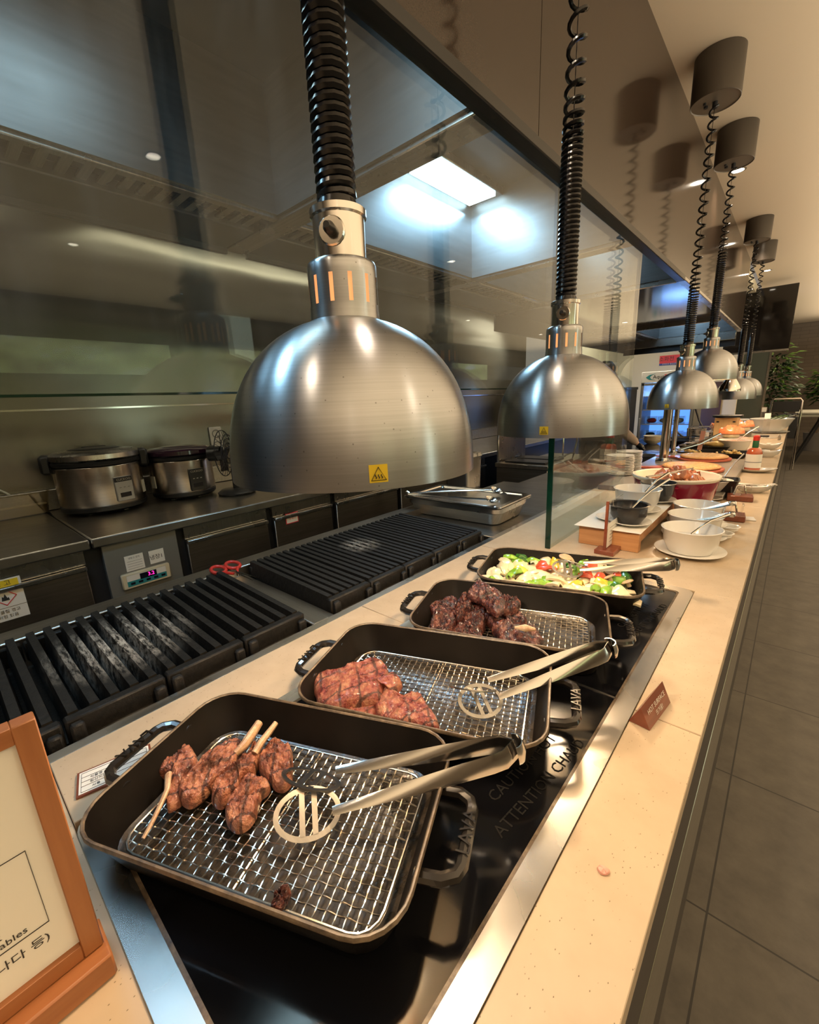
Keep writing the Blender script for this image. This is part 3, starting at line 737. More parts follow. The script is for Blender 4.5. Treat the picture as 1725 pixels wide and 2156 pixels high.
    if canopy:
        c = thing('lamp_canopy', canlabel, 'lamp canopy', (x, y, ZC), 0, 'lamp canopies on the ceiling')
        part('drum', MB().lathe([(.0, -.001), (.093, -.001), (.093, -.17), (.091, -.172)], 40), 'canopy', c)
        part('end_cap', MB().lathe([(.091, -.172), (.089, -.168), (0, -.168)], 40), 'canopy_cap', c)
        part('cable_gland', MB().cyl(.010, -.192, -.168, 12, Matrix.Translation((-.0, .0, 0))).cyl(.008, -.176, -.168, 10, Matrix.Translation((-.035, .01, 0))).cyl(.006, -.176, -.168, 10, Matrix.Translation((-.035, -.02, 0))), 'black_plastic', c)
    return t
M['canopy'] = plain('taupe_canopy', (.085, .07, .055), .4, .3); M['canopy_cap'] = plain('canopy_cap', (.20, .17, .135), .4, .2)
def face_angle(px, py, x, y, z):   # angle on the shade that faces this point of view
    d = EYE-V(x, y, z); return math.atan2(d.y, d.x)
LX = -.44
for (y, z, kn, off, dense, lb, cl) in (
    (.383, 1.367, .28, -.13, .95, 'large near heat lamp with a brushed dome over the lamb pan', None),
    (1.075, 1.360, .15, .22, .56, 'heat lamp with a brushed dome in front of the glass screen over the vegetables', None),
    (2.60, 1.36, .75, .40, .48, 'heat lamp with a brushed dome above the maroon pot and pizzas, third of the row', 'ceiling canopy nearest in view, largest grey drum'),
    (3.32, 1.50, 1.2, 2.6, .62, 'heat lamp hung a little higher, half behind the third dome', 'second grey drum canopy on the ceiling, just below the largest'),
    (5.10, 1.345, .5, 2.2, .55, 'farthest heat lamp dome, small, in front of the potted plant', 'farther small grey drum canopy, upper of the distant pair'),
    (5.95, 1.36, .5, 2.2, .55, 'heat lamp behind the farthest dome, mostly hidden by it', 'farther small grey drum canopy, lower of the distant pair')):
    fa = face_angle(0, 0, LX, y, z)
    make_lamp(lb, LX+(.006 if y < 1 else 0), y, z, fa+off*-1, dense, ZC-.185, fa-kn, canopy=cl is not None, canlabel=cl)
for y in (.377, 1.075):
    c = thing('lamp_canopy', ['grey drum canopy above the near heat lamp', 'grey drum canopy above the second heat lamp'][y > 1], 'lamp canopy', (LX, y, ZC), 0, 'lamp canopies on the ceiling')
    part('drum', MB().lathe([(.0, -.001), (.093, -.001), (.093, -.16), (.091, -.162), (0, -.162)], 40), 'canopy', c)
for x, y in DL:
    s_ = 'row above the counter' if x < 0 else 'dining side'
    d_ = thing('downlight', 'small round recessed ceiling downlight, ' + s_, 'downlight', (x, y, ZC), 0, 'ceiling downlights, ' + s_)
    part('trim_ring', MB().lathe([(.045, 0), (.045, -.003), (.034, -.004), (.034, 0)], 24), 'steel', d_)
    part('lens', MB().cyl(.034, -.003, -.0005, 20), 'light_disc', d_)

# ================================================================ roasting pans
PANS = [(-.456, .223, .410), (-.445, .530, .381), (-.442, .829, .348), (-.451, 1.135, .287)]
PL = ['black cast iron roasting pan holding the lamb chops, nearest', 'black cast iron roasting pan holding two seared steaks', 'black cast iron roasting pan holding a heap of dark glazed ribs', 'black cast iron roasting pan full of chopped vegetables']
PW, PH = .430, .276
ZT = [.9705, .9705, .9705, .9705]
def make_pan(i):
    x, y, a = PANS[i]
    t = thing('roasting_pan', PL[i], 'roasting pan', (x, y, .9012), a, 'roasting pans on the hob')
    w, h = PW, PH
    part('shell', MB().loft([rrect(w-.060, h-.060, .035, .0), rrect(w-.050, h-.050, .040, .003), rrect(w-.020, h-.020, .048, .045), rrect(w-.006, h-.006, .054, .062)], True, False), 'iron', t)
    part('rim', MB().loft([rrect(w-.006, h-.006, .054, .0615), rrect(w, h, .056, .0645), rrect(w, h, .056, .0685), rrect(w-.002, h-.002, .055, .0698), rrect(w-.006, h-.006, .053, .0698), rrect(w-.009, h-.009, .052, .068)], False, False), 'rim', t)
    part('inner_wall', MB().loft([rrect(w-.009, h-.009, .052, .068), rrect(w-.026, h-.026, .046, .040), rrect(w-.050, h-.050, .040, .012)], False, False), 'iron', t)
    part('base', MB().loft([rrect(w-.050, h-.050, .040, .012), rrect(w-.062, h-.062, .034, .0085)], False, True), 'oily', t)
    for s_ in (-1, 1):
        xx = s_*(w/2-.008)
        pts = [V(xx, -.055, .052), V(xx+s_*.030, -.054, .055), V(xx+s_*.044, -.046, .055), V(xx+s_*.048, -.036, .055), V(xx+s_*.048, .036, .055), V(xx+s_*.044, .046, .055), V(xx+s_*.030, .054, .055), V(xx, .055, .052)]
        part('handle', MB().tube(pts, [.0075]*8, 8, up=(0, 0, 1)), 'handle_iron', t)
        text(t, 'LAVA', .023, (xx+s_*.048, 0, .0624), (0, s_*1.0, 0), (-s_, 0, 0), 'handle_iron', .0012, 'raised_lettering')
    return t
M['handle_iron'] = plain('glossy_handle_iron', (.018, .015, .013), .22, coat=.5)
pans = [make_pan(i) for i in range(4)]
# woven wire racks
def make_rack(i, w, h, cell, label, off=(0, 0)):
    x, y, a = PANS[i]
    t = thing('wire_rack', label, 'wire rack', (x, y, .921), a, 'woven wire racks in the pans'); t.location += Matrix.Rotation(a, 3, 'Z') @ V(off[0], off[1], 0)
    part('rim_wire', MB().tube([V(*p) for p in rrect(w, h, .03, 0, 5)], .0021, 8, True), 'wire', t)
    def inside(u, W_, H_): # half length of a wire at offset u
        r = .03; e = W_/2-abs(u)
        return H_/2 if e >= r else H_/2-r+math.sqrt(max(0, r*r-(r-e)**2))
    mw = MB(); nx = int(w/cell); ny = int(h/cell)
    for k in range(1, nx):
        u = -w/2+k*w/nx; L = inside(u, w, h); n = max(4, int(2*L/cell*4))
        mw.tube([V(u, -L+2*L*q/n, .0011*math.cos((-L+2*L*q/n)/cell*PI+(k % 2)*PI)) for q in range(n+1)], .00095, 4)
    for k in range(1, ny):
        u = -h/2+k*h/ny; L = inside(u, h, w); n = max(4, int(2*L/cell*4))
        mw.tube([V(-L+2*L*q/n, u, .0011*math.cos((-L+2*L*q/n)/cell*PI+((k+1) % 2)*PI)) for q in range(n+1)], .00095, 4)
    part('woven_mesh', mw, 'wire', t)
    part('centre_bar', MB().tube([V(0, -h/2, -.0035), V(0, h/2, -.0035)], .0018, 6), 'wire', t)
    for sx in (-1, 1):
        for sy in (-1, 1):
            part('foot', MB().tube([V(sx*(w/2-.02), sy*(h/2-.004), -.001), V(sx*(w/2-.02), sy*(h/2-.004), -.0105), V(sx*(w/2-.035), sy*(h/2-.004), -.0105)], .0018, 6), 'wire', t)
    return t
make_rack(0, .352, .206, .0118, 'woven wire rack in the near pan under the lamb chops', (.003, -.004))
make_rack(1, .350, .205, .0118, 'woven wire rack in the pan under the seared steaks')
make_rack(2, .350, .205, .0118, 'woven wire rack in the pan under the glazed ribs')

# ================================================================ meat
def pxpts(lst, ox, oy, k, z): return [Z(ox+a*k, oy+b*k, z) for a, b in lst]
def hunk(name, label, cat, lst, ox, oy, k, z, th, mat, seed, amp=.10, group=None, extra=None, base=None, tilt=0, n=112, rings=22):
    th = th*(.78 if mat in ('lamb', 'steak') else .9); pts = pxpts(lst, ox, oy, k, z); c = sum(pts, Vector())/len(pts); c.z = base if base is not None else z-th*.5
    mb = slab(MB(), [(p.x-c.x, p.y-c.y) for p in pts], 0, th, n, rings, amp, seed)
    if extra is None and not tilt:
        o = solid(name, mb, mat, label, cat, group, c); return o
    t = thing(name, label, cat, c, 0, group); part('meat', mb, mat, t)
    if extra:
        for nm, fn in extra: part(nm, fn(c), 'bone', t)
    return t
def bone(path, rr, k, ox, oy, zs):
    def f(c):
        pts = [Z(ox+a*k, oy+b*k, z)-c for (a, b), z in zip(path, zs)]
        return MB().tube(pts, rr, 10, flat=.7)
    return f
K3 = .2319
ZR_ = .9225
hunk('lamb_chop', 'lamb chop with a long thin bone pointing to the near left corner of the pan', 'lamb chop', [(230, 430), (330, 405), (420, 430), (480, 490), (505, 560), (480, 640), (410, 700), (350, 800), (345, 920), (215, 990), (235, 850), (260, 740), (215, 690), (140, 690), (120, 640), (150, 590), (130, 550), (190, 490)], 300, 1470, K3, .935, .026, 'lamb', 1, extra=[('bone', bone([(235, 690), (225, 830), (150, 1000), (60, 1180), (5, 1275)], [.0055, .0048, .0042, .0038, .003], K3, 300, 1470, [.952, .950, .942, .933, .929]))], base=ZR_)
hunk('lamb_chop', 'plump lamb chop with a broad pale bone end, second from the left', 'lamb chop', [(870, 360), (915, 390), (915, 470), (860, 560), (740, 670), (620, 770), (560, 840), (440, 930), (370, 920), (320, 860), (330, 800), (380, 740), (450, 640), (560, 560), (650, 510), (760, 430)], 300, 1470, K3, .942, .036, 'lamb', 2, extra=[('bone', bone([(850, 500), (930, 420), (1000, 320), (1060, 225)], [.008, .010, .0105, .009], K3, 300, 1470, [.946, .952, .957, .962]))], base=ZR_+.002)
hunk('lamb_chop', 'lamb chop with a slim orange bone end, in the middle of the pile', 'lamb chop', [(1060, 390), (1080, 470), (1050, 560), (1000, 640), (900, 690), (860, 800), (800, 860), (720, 930), (650, 920), (615, 860), (650, 780), (740, 690), (850, 600), (930, 500), (1010, 410)], 300, 1470, K3, .942, .034, 'lamb', 3, extra=[('bone', bone([(1020, 500), (1080, 400), (1150, 310), (1212, 225)], [.008, .008, .0075, .006], K3, 300, 1470, [.948, .955, .960, .965]))], base=ZR_+.001)
hunk('lamb_chop', 'boneless looking oval lamb chop lying lowest in the pile', 'lamb chop', [(960, 680), (1060, 690), (1140, 730), (1150, 790), (1080, 850), (1050, 940), (1000, 1070), (930, 1140), (850, 1165), (780, 1120), (740, 1030), (770, 930), (830, 840), (900, 740)], 300, 1470, K3, .938, .028, 'lamb', 4, base=ZR_)
hunk('lamb_chop', 'oval lamb chop at the right of the pile beside the tongs', 'lamb chop', [(1230, 345), (1290, 385), (1345, 400), (1360, 600), (1340, 720), (1270, 780), (1190, 760), (1140, 700), (1060, 620), (1050, 570), (1060, 500), (1110, 430), (1160, 370)], 300, 1470, K3, .942, .030, 'lamb', 5, base=ZR_+.001)
hunk('meat_scrap', 'small charred meat scrap at the front edge of the near pan', 'meat scrap', [(570, 1905), (585, 1870), (605, 1862), (612, 1880), (600, 1905), (578, 1915)], 0, 0, 1, .93, .012, 'ribs', 6, .3, base=ZR_+.001, n=32, rings=7)
hunk('meat_crumb', 'small reddish crumb dropped on the bare cream counter', 'meat crumb', [(1258, 1826), (1268, 1823), (1284, 1832), (1280, 1841), (1266, 1840)], 0, 0, 1, .902, .004, 'pink', 7, .2, base=.9003, n=24, rings=6)
K6 = .2087
hunk('steak', 'thin steak slice half hidden under the red seared steak', 'steak', [(330, 560), (450, 620), (600, 560), (800, 540), (930, 560), (905, 680), (830, 725), (640, 690), (470, 655), (370, 625)], 600, 1350, K6, .94, .018, 'steak', 11, .1, base=ZR_)
hunk('steak', 'large red seared steak with a crosshatch of dark grill marks', 'steak', [(280, 330), (340, 285), (470, 290), (590, 250), (640, 200), (760, 190), (860, 135), (960, 150), (1030, 220), (1050, 290), (1140, 310), (1180, 380), (1090, 470), (1010, 420), (985, 500), (940, 555), (760, 575), (650, 600), (540, 650), (340, 600), (310, 480), (275, 400)], 600, 1350, K6, .952, .036, 'steak', 12, .075, base=ZR_+.006)
hunk('steak', 'paler brown steak lying to the right of the red one', 'steak', [(990, 450), (1080, 480), (1180, 520), (1290, 470), (1380, 510), (1430, 590), (1490, 680), (1545, 750), (1535, 860), (1400, 850), (1250, 815), (1030, 765), (960, 730), (905, 640), (920, 570)], 600, 1350, K6, .944, .032, 'steak', 13, .085, base=ZR_)
K4 = .1971
RIB = [([(330, 330), (450, 300), (560, 260), (640, 290), (600, 400), (520, 430), (380, 430), (300, 350)], .945, .024, 'at the far left of the heap'),
 ([(330, 560), (400, 430), (450, 390), (560, 390), (620, 430), (610, 560), (530, 650), (420, 660), (335, 630)], .945, .034, 'upright glossy, at the near left of the heap'),
 ([(610, 370), (700, 280), (790, 310), (760, 420), (690, 480), (620, 500)], .955, .032, 'striped, left of the top piece'),
 ([(560, 640), (640, 570), (760, 570), (880, 600), (885, 700), (800, 705), (690, 690)], .94, .024, 'reddish, at the front of the heap'),
 ([(680, 500), (760, 430), (900, 450), (920, 560), (830, 590), (720, 560)], .95, .03, 'small dark, in the middle of the heap'),
 ([(720, 250), (840, 115), (960, 160), (1110, 240), (1155, 360), (1060, 455), (960, 400), (900, 330), (800, 290)], .975, .026, 'broad flat, on top of the heap'),
 ([(1110, 300), (1210, 290), (1305, 330), (1250, 410), (1110, 440)], .96, .026, 'ragged, at the right shoulder of the heap'),
 ([(980, 480), (1120, 450), (1260, 410), (1370, 490), (1350, 550), (1200, 550), (1060, 545)], .945, .026, 'folded dark, at the right of the heap'),
 ([(900, 400), (980, 450), (1060, 540), (1140, 600), (1300, 590), (1470, 610), (1535, 680), (1500, 770), (1250, 745), (1090, 710), (1000, 600), (920, 500)], .942, .028, 'long, with a pale oval bone, nearest the bare rack'),
 ([(620, 420), (760, 340), (900, 330), (1000, 420), (960, 520), (800, 560), (660, 520)], .94, .03, 'buried under the top piece')]
for i, (l, z, th, w_) in enumerate(RIB):
    ex = [('bone', bone([(1240, 615), (1350, 620), (1460, 635)], [.003, .0085, .003], K4, 840, 1200, [.962, .966, .962]))] if i == 8 else None
    hunk('glazed_rib', 'dark glazed rib piece, ' + w_, 'rib', l, 840, 1200, K4, z, th, 'ribs', 20+i, .15, group='glazed ribs in the third pan', extra=ex, base=max(ZR_, z-th*.6) if z > .95 else ZR_)
# vegetables
K5 = .2667
VG = {'pepper_g': [(380, 130), (545, 165), (230, 300), (370, 265), (340, 300), (525, 335), (590, 355), (640, 320), (930, 180), (870, 280), (1050, 405), (1140, 410), (1180, 345), (400, 180), (650, 330), (1190, 370)],
 'pepper_d': [(480, 180), (880, 215), (1260, 300), (1240, 400), (460, 150)],
 'pepper_r': [(590, 220), (640, 240), (935, 262), (970, 305), (1060, 305), (1195, 295), (990, 250)],
 'pepper_y': [(470, 255), (690, 200), (870, 350), (1130, 360), (715, 215)],
 'onion': [(310, 170), (280, 215), (190, 240), (170, 300), (440, 220), (600, 140), (540, 270), (450, 310), (300, 330), (600, 280), (700, 285), (760, 250), (680, 360), (780, 390), (800, 300), (960, 360), (980, 420), (850, 400), (1060, 260), (1090, 340), (1020, 190), (1000, 215), (1290, 450), (420, 335), (740, 330), (900, 410), (1110, 245), (730, 160), (1030, 180), (360, 200), (510, 320), (1230, 440), (830, 190), (570, 180), (220, 260)],
 'mush': [(1310, 375), (1160, 270), (1140, 325), (790, 195)]}
VN = {'pepper_g': ('green_pepper_piece', 'bright green pepper piece in the vegetable pan', 'pepper', 'green pepper pieces'), 'pepper_d': ('green_pepper_piece', 'dark green pepper piece in the vegetable pan', 'pepper', 'dark green pepper pieces'),
 'pepper_r': ('red_pepper_piece', 'red pepper piece in the vegetable pan', 'pepper', 'red pepper pieces'), 'pepper_y': ('yellow_pepper_piece', 'yellow pepper piece in the vegetable pan', 'pepper', 'yellow pepper pieces'),
 'onion': ('onion_piece', 'pale cooked onion piece in the vegetable pan', 'onion', 'onion pieces'), 'mush': ('mushroom_half', 'halved brown mushroom in the vegetable pan', 'mushroom', 'mushroom halves')}
def petal(rng, L=.042, W=.030, curl=.55, th=.0035, ring=False):
    vs = []; fs = []; n, m_ = 7, 5; top = []
    for s_ in (0, 1):
        for i in range(n):
            for j in range(m_):
                u = i/(n-1)*2-1; v = j/(m_-1)*2-1
                wv = W/2*math.sqrt(max(.12, 1-u*u*.8)); a = v*curl*2.0
                x = u*L/2+noise.noise(V(u*2, v*2, rng))*.005; R = W/2/curl*.55
                y = math.sin(a)*R*(wv/(W/2)); z = (math.cos(a)-1)*R*.9-u*u*.006+noise.noise(V(u*3, v*3, rng+9))*.003
                k = 1-s_*th/R*1.0; vs.append((x, y*k, z-s_*th))
    o = n*m_
    for i in range(n-1):
        for j in range(m_-1):
            a = i*m_+j; fs += [(a, a+m_, a+m_+1, a+1), (o+a, o+a+1, o+a+m_+1, o+a+m_)]
    for i in range(n-1):
        for j in (0, m_-1):
            a = i*m_+j; q = (a, a+m_, o+a+m_, o+a); fs.append(q)
    for j in range(m_-1):
        for i in (0, n-1):
            a = i*m_+j; fs.append((a, a+1, o+a+1, o+a))
    return MB().add(vs, fs)
pmesh = {}
for k_, lst in VG.items():
    nm, lb, ct_, gr = VN[k_]; protos = []
    for q in range(4):
        if k_ == 'mush': mb = MB().lathe([(0, -.010), (.005, -.010), (.005, 0), (.014, .001), (.0145, .003), (.010, .006), (0, .007)], 14)
        elif k_ == 'onion': mb = petal(q*5.1, .046, .036, .42, .0045)
        elif k_ == 'pepper_r': mb = petal(q*3.3+40, .042, .030, .4)
        else: mb = petal(q*4.3+20, .040, .034, .75)
        me = mb.mesh(nm); me.materials.append(M[k_]); protos.append(me)
    for i, (a, b) in enumerate(lst):
        p = Z(980+a*K5, 1130+b*K5, .955+.004*(i % 3)); q = Matrix.Rotation(-PANS[3][2], 3, 'Z') @ (p-V(PANS[3][0], PANS[3][1], p.z))
        q.x = max(-.178, min(.178, q.x)); q.y = max(-.10, min(.10, q.y)); r_ = Matrix.Rotation(PANS[3][2], 3, 'Z') @ q
        o = bpy.data.objects.new(nm, protos[i % 4]); COL.objects.link(o)
        o.location = (PANS[3][0]+r_.x, PANS[3][1]+r_.y, .950+.011*random.random()+(.006 if k_ != 'onion' else 0))
        o.rotation_euler = (random.uniform(-.6, .6), random.uniform(-.6, .6), random.uniform(0, 6.28)); s_ = random.uniform(1.05, 1.45); o.scale = (s_, s_, s_)
        tagit(o, lb, ct_, gr)
lay = bpy.data.meshes
k_ = 'onion'; nm, lb, ct_, gr = VN[k_]
under = [petal(70+q, .05, .042, .3, .006).mesh(nm) for q in range(3)]
for me in under: me.materials.append(M['onion'])
for i in range(9):
    for j in range(5):
        q = V(-.165+i*.041+random.uniform(-.008, .008), -.088+j*.044+random.uniform(-.008, .008), 0); r_ = Matrix.Rotation(PANS[3][2], 3, 'Z') @ q
        o = bpy.data.objects.new(nm, under[(i+j) % 3]); COL.objects.link(o); o.location = (PANS[3][0]+r_.x, PANS[3][1]+r_.y, .940+.010*random.random())
        o.rotation_euler = (random.uniform(-.3, .3), random.uniform(-.3, .3), random.uniform(0, 6.28)); tagit(o, lb, ct_, gr)
for i in range(36):
    q = V(random.uniform(-.165, .165), random.uniform(-.088, .088), 0); r_ = Matrix.Rotation(PANS[3][2], 3, 'Z') @ q
    o = bpy.data.objects.new(nm, under[i % 3]); COL.objects.link(o); o.location = (PANS[3][0]+r_.x, PANS[3][1]+r_.y, .950+.008*random.random())
    o.rotation_euler = (random.uniform(-.5, .5), random.uniform(-.5, .5), random.uniform(0, 6.28)); o.scale = (.72, .72, .9); tagit(o, lb, ct_, gr)
# tongs with slotted ends
def strip(path, w, nrm, th=.0012):
    rings = []
    for (p, ww, nn) in zip(path, w, nrm):
        nn = Vector(nn).normalized(); i = path.index(p); t = (path[min(i+1, len(path)-1)]-path[max(i-1, 0)]).normalized(); s_ = t.cross(nn).normalized(); nn = s_.cross(t)
        rings.append([p+s_*ww/2+nn*th*.5+nn*0, p+nn*(th*.5+ww*.10), p-s_*ww/2+nn*th*.5, p-s_*ww/2-nn*th*.5, p-nn*(th*.5-ww*.10), p+s_*ww/2-nn*th*.5])
    return MB().loft([[tuple(q) for q in r] for r in rings])
def slotted_tongs(label, U, H1, H2, roll=.75, group='slotted steel tongs'):
    """U: closed bend end; H1, H2: centres of the two slotted heads"""
    t = thing('serving_tongs', label, 'tongs', U, 0, group)
    ds = []
    for H, sg in ((H1, 1), (H2, -1)):
        h = H-U; d = h.normalized(); side = d.cross(V(0, 0, 1)).normalized()
        ul = V(0, 0, 1)
        n = 14; pts = []; ws = []; ns = []
        sgn = 1 if (side.dot((H1-H2)) > 0) == (sg > 0) else -1
        out = side*sgn; camside = side if side.dot(EYE-U) > 0 else -side
        for i in range(n+1):
            f = i/n*.88; p = h*f+out*(.013*min(1, f*12)**.5)*(1-f*.4)
            pts.append(p); ws.append(.027*(1-f*.70)); nn = (camside*(1-.55*f)+ul*(.95*f+.12)).normalized(); ns.append(nn)
        part('arm', strip(pts, ws, ns), 'tong', t)
        # slotted head: oval ring with two bars
        nh = (ul*.9+out*.45-d*.2).normalized(); a1 = (d-nh*d.dot(nh)).normalized(); a2 = nh.cross(a1)
        ring = [h+a1*(.036*math.cos(q))+a2*(.0255*math.sin(q)) for q in [2*PI*k/24 for k in range(24)]]
        hb = MB().tube(ring, .0032, 6, True, flat=.35, up=nh.cross(V(.01, 0, 0))) if False else MB()
        ro = [h+a1*(.043*math.cos(q))+a2*(.0315*math.sin(q)) for q in [2*PI*k/28 for k in range(28)]]; ri = [h+a1*(.0365*math.cos(q))+a2*(.025*math.sin(q)) for q in [2*PI*k/28 for k in range(28)]]
        th_ = nh*.0009
        vs = [p+th_ for p in ro]+[p+th_ for p in ri]+[p-th_ for p in ro]+[p-th_ for p in ri]; fs = []
        for k in range(28):
            l = (k+1) % 28; fs += [(k, l, 28+l, 28+k), (56+k, 84+k, 84+l, 56+l), (k, 56+k, 56+l, l), (28+k, 28+l, 84+l, 84+k)]
        hb.add(vs, fs)
        for o_ in (-.009, .007):
            hw_ = .026*math.sqrt(1-(o_/.038)**2)
            c_ = h+a1*o_; hb.add([c_+a1*i*.0035+a2*j*hw_+th_*k for i in (-1, 1) for j in (-1, 1) for k in (-1, 1)], [(0, 1, 3, 2), (4, 6, 7, 5), (0, 4, 5, 1), (2, 3, 7, 6), (0, 2, 6, 4), (1, 5, 7, 3)])
        part('slotted_head', hb, 'steel', t); ds.append((out, d))
    # bend joining the two arms
    o1, d1 = ds[0]; o2, d2 = ds[1]; dm = -(d1+d2).normalized(); pts = []; ns = []
    for k in range(9):
        a = -PI/2+PI*k/8; sd = (o1-o2).normalized(); pts.append(dm*(.011*math.cos(a))-sd*0+sd*(.0125*math.sin(a))*1.0); ns.append((dm*math.cos(a)+sd*math.sin(a)))
    part('bend', strip(pts, [.027]*9, ns), 'tong', t)
    return t
slotted_tongs('slotted steel tongs resting on the rim of the near lamb pan', Z(1085, 1577, 1.0), Z(655, 1640, .945), Z(648, 1712, .940))
slotted_tongs('slotted steel tongs resting on the rim of the steak pan', Z(1284, 1365, 1.0), Z(995, 1448, .948), Z(1012, 1475, .940))
slotted_tongs('slotted steel tongs lying across the vegetable pan', Z(1420, 1188, 1.005), Z(1205, 1185, .985), Z(1195, 1198, .975))
# ================================================================ signs near the hob
fx = -.462
fs_ = thing('menu_sign', 'wooden menu frame facing the aisle at the near left of the hob', 'sign', (fx, .017, .9))
H_, Wd, mw_ = .300, .215, .0165
part('frame_rail', MB().box(-.011, .004, -Wd+mw_, -mw_, H_-mw_, H_, .0005), 'wood_y', fs_)
part('frame_rail', MB().box(-.011, .004, -Wd+mw_, -mw_, .030, .030+mw_, .0005), 'wood_y', fs_)
part('frame_stile', MB().box(-.011, .0045, -mw_, 0, .030, H_, .001), 'wood_z', fs_)
part('frame_stile', MB().box(-.011, .0045, -Wd, -Wd+mw_, .030, H_, .001), 'wood_z', fs_)
part('base_block', MB().box(-.030, .020, -Wd-.002, .003, .001, .029, .002), 'wood_y', fs_)
part('paper', MB().box(-.008, -.002, -Wd+mw_*.8, -mw_*.8, .040, H_-mw_*.8), 'paper', fs_)
part('print_box', MB().tube([V(-.0016, y, z) for y, z in ((-.19, .093), (-.031, .093), (-.031, .178), (-.19, .178))], .0005, 4, True), 'ink', fs_)
def ft(s, sz, y, z): text(fs_, s, sz, (-.0016, y+.003, z+.010), (0, 1, 0), (0, 0, 1), 'ink', .0001, 'menu_lettering', 'RIGHT')
ft('그릴 스테이크', .013, -.062, .125); ft('양구이', .013, -.072, .111); ft('Lamb & beef steak', .0105, -.064, .100); ft('Grilled vegetables', .0095, -.048, .0905); ft('(호주,미국,캐나다 등)', .0115, -.036, .068)
p0, p1, p2 = Z(163, 1630, .903), Z(245, 1596, .903), Z(196, 1680, .903)
u = (p1-p0).normalized(); w = V(u.y, -u.x, 0)
cd = thing('label_card', 'small printed label card lying on the counter behind the near pan handle', 'label', p0)
if w.dot(p2-p0) < 0: w = -w
part('holder', MB().add([V(0, 0, -.002), u*.10-V(0, 0, .002), u*.10+w*.055-V(0, 0, .002), w*.055-V(0, 0, .002), V(0, 0, .001), u*.10+V(0, 0, .001), u*.10+w*.055+V(0, 0, .001), w*.055+V(0, 0, .001)], [(0, 1, 2, 3), (4, 5, 6, 7), (0, 1, 5, 4), (1, 2, 6, 5), (2, 3, 7, 6), (3, 0, 4, 7)]), 'wood_red', cd)
o_ = u*.003+w*.003
part('card', MB().add([o_+V(0, 0, .0014), o_+u*.094+V(0, 0, .0014), o_+u*.094+w*.049+V(0, 0, .0014), o_+w*.049+V(0, 0, .0014)], [(0, 1, 2, 3)]), 'paper', cd)
gl_ = MB()
for k in (.004, .014, .024, .034, .046): gl_.tube([o_+u*.003+w*k+V(0, 0, .0018), o_+u*.091+w*k+V(0, 0, .0018)], .0003, 4)
for k in (.003, .045, .091): gl_.tube([o_+u*k+w*.004+V(0, 0, .0018), o_+u*k+w*.046+V(0, 0, .0018)], .0003, 4)
part('table_lines', gl_, 'ink', cd)
for i, (s, k) in enumerate((('식품명', .019), ('원산지', .029), ('사용', .040))): text(cd, s, .006, o_+u*.022+w*k+V(0, 0, .002), u, -w, 'ink', .0001)
pr = thing('hot_surface_sign', 'small dark red wooden wedge sign reading hot surface beside the hob', 'sign', (-.128, .705, .9), -.12)
part('wedge', MB().loft([[(-.018, 0, .001), (.016, 0, .001), (-.001, 0, .037)], [(-.018, .098, .001), (.016, .098, .001), (-.001, .098, .037)]]), 'wood_red', pr)
text(pr, 'HOT SURFACE', .0115, (.0072, .049, .0235), (0, 1, 0), (-.017, 0, .036), 'white_ink', .0001); text(pr, '뜨거움!', .010, (.0128, .052, .0115), (0, 1, 0), (-.017, 0, .036), 'white_ink', .0001)

# ================================================================ back counter of the kitchen
ZB, XB = .93, -2.23
bc = thing('back_worktop', 'long stainless worktop along the rippled steel kitchen wall', 'worktop', (0, 0, 0))
ys = X(189, 1135, XB).y
part('top_slab', MB().box(-3.18, XB, -2.9, ys-.003, ZB-.045, ZB, .006), 'steel_top', bc)
part('top_slab', MB().box(-3.18, XB, ys+.003, 6.3, ZB-.045, ZB-.001, .006), 'steel_top', bc)
part('carcass', MB().box(-3.1, XB-.06, -2.9, 6.3, .05, ZB-.05), 'black_plastic', bc)
def yb(px, py=1150): return X(px, py, XB-.03).y
bounds = [(-.75, yb(-190, 1215)), ]
def unit(y0, y1, label, kind='door'):
    f = thing('chiller_cabinet', label, 'cabinet', (XB-.03, y0, .08)); L = y1-y0
    if kind == 'door':
        part('header', MB().box(-.03, -.004, .004, L-.004, .735, .80), 'steel', f)
        d = part('door', MB().box(-.03, .006, .006, L-.006, .0, .725, .004), 'door_steel', f)
        h = part('pull_lip', MB().box(.0, .022, .006, L-.006, .712, .732, .004), 'steel', d)
    else: part('panel', MB().box(-.03, .002, .004, L-.004, 0, .80, .002), 'grey_panel', f)
    return f
M['grey_panel'] = plain('grey_painted_panel', (.19, .19, .175), .45, .2)
ya, yb_, yc, yd, ye, yf, yg = yb(178, 1165), yb(212, 1160), yb(372, 1125), yb(386, 1122), yb(563, 1085), yb(573, 1083), yb(698, 1060)
u0 = unit(ya-.62, ya, 'steel chiller door with a flammable warning sticker, left of the control panel')
unit(ya-1.26, ya-.64, 'steel chiller door at the far left edge of the kitchen counter')
u1 = unit(yb_, yc, 'grey control panel front with a red digit thermostat under the steel worktop', 'panel')
unit(yd, ye, 'steel chiller door just right of the grey control panel')
u2 = unit(yf, yg, 'steel chiller door with a small red edged label')
yy = yg+.03; k = 0
for lb in ('steel chiller door behind the near heat lamp, third right of the control panel', 'steel chiller door behind the near heat lamp, fourth right of the control panel', 'steel chiller door farthest along the back worktop'):
    unit(yy, yy+.62, lb); yy += .65
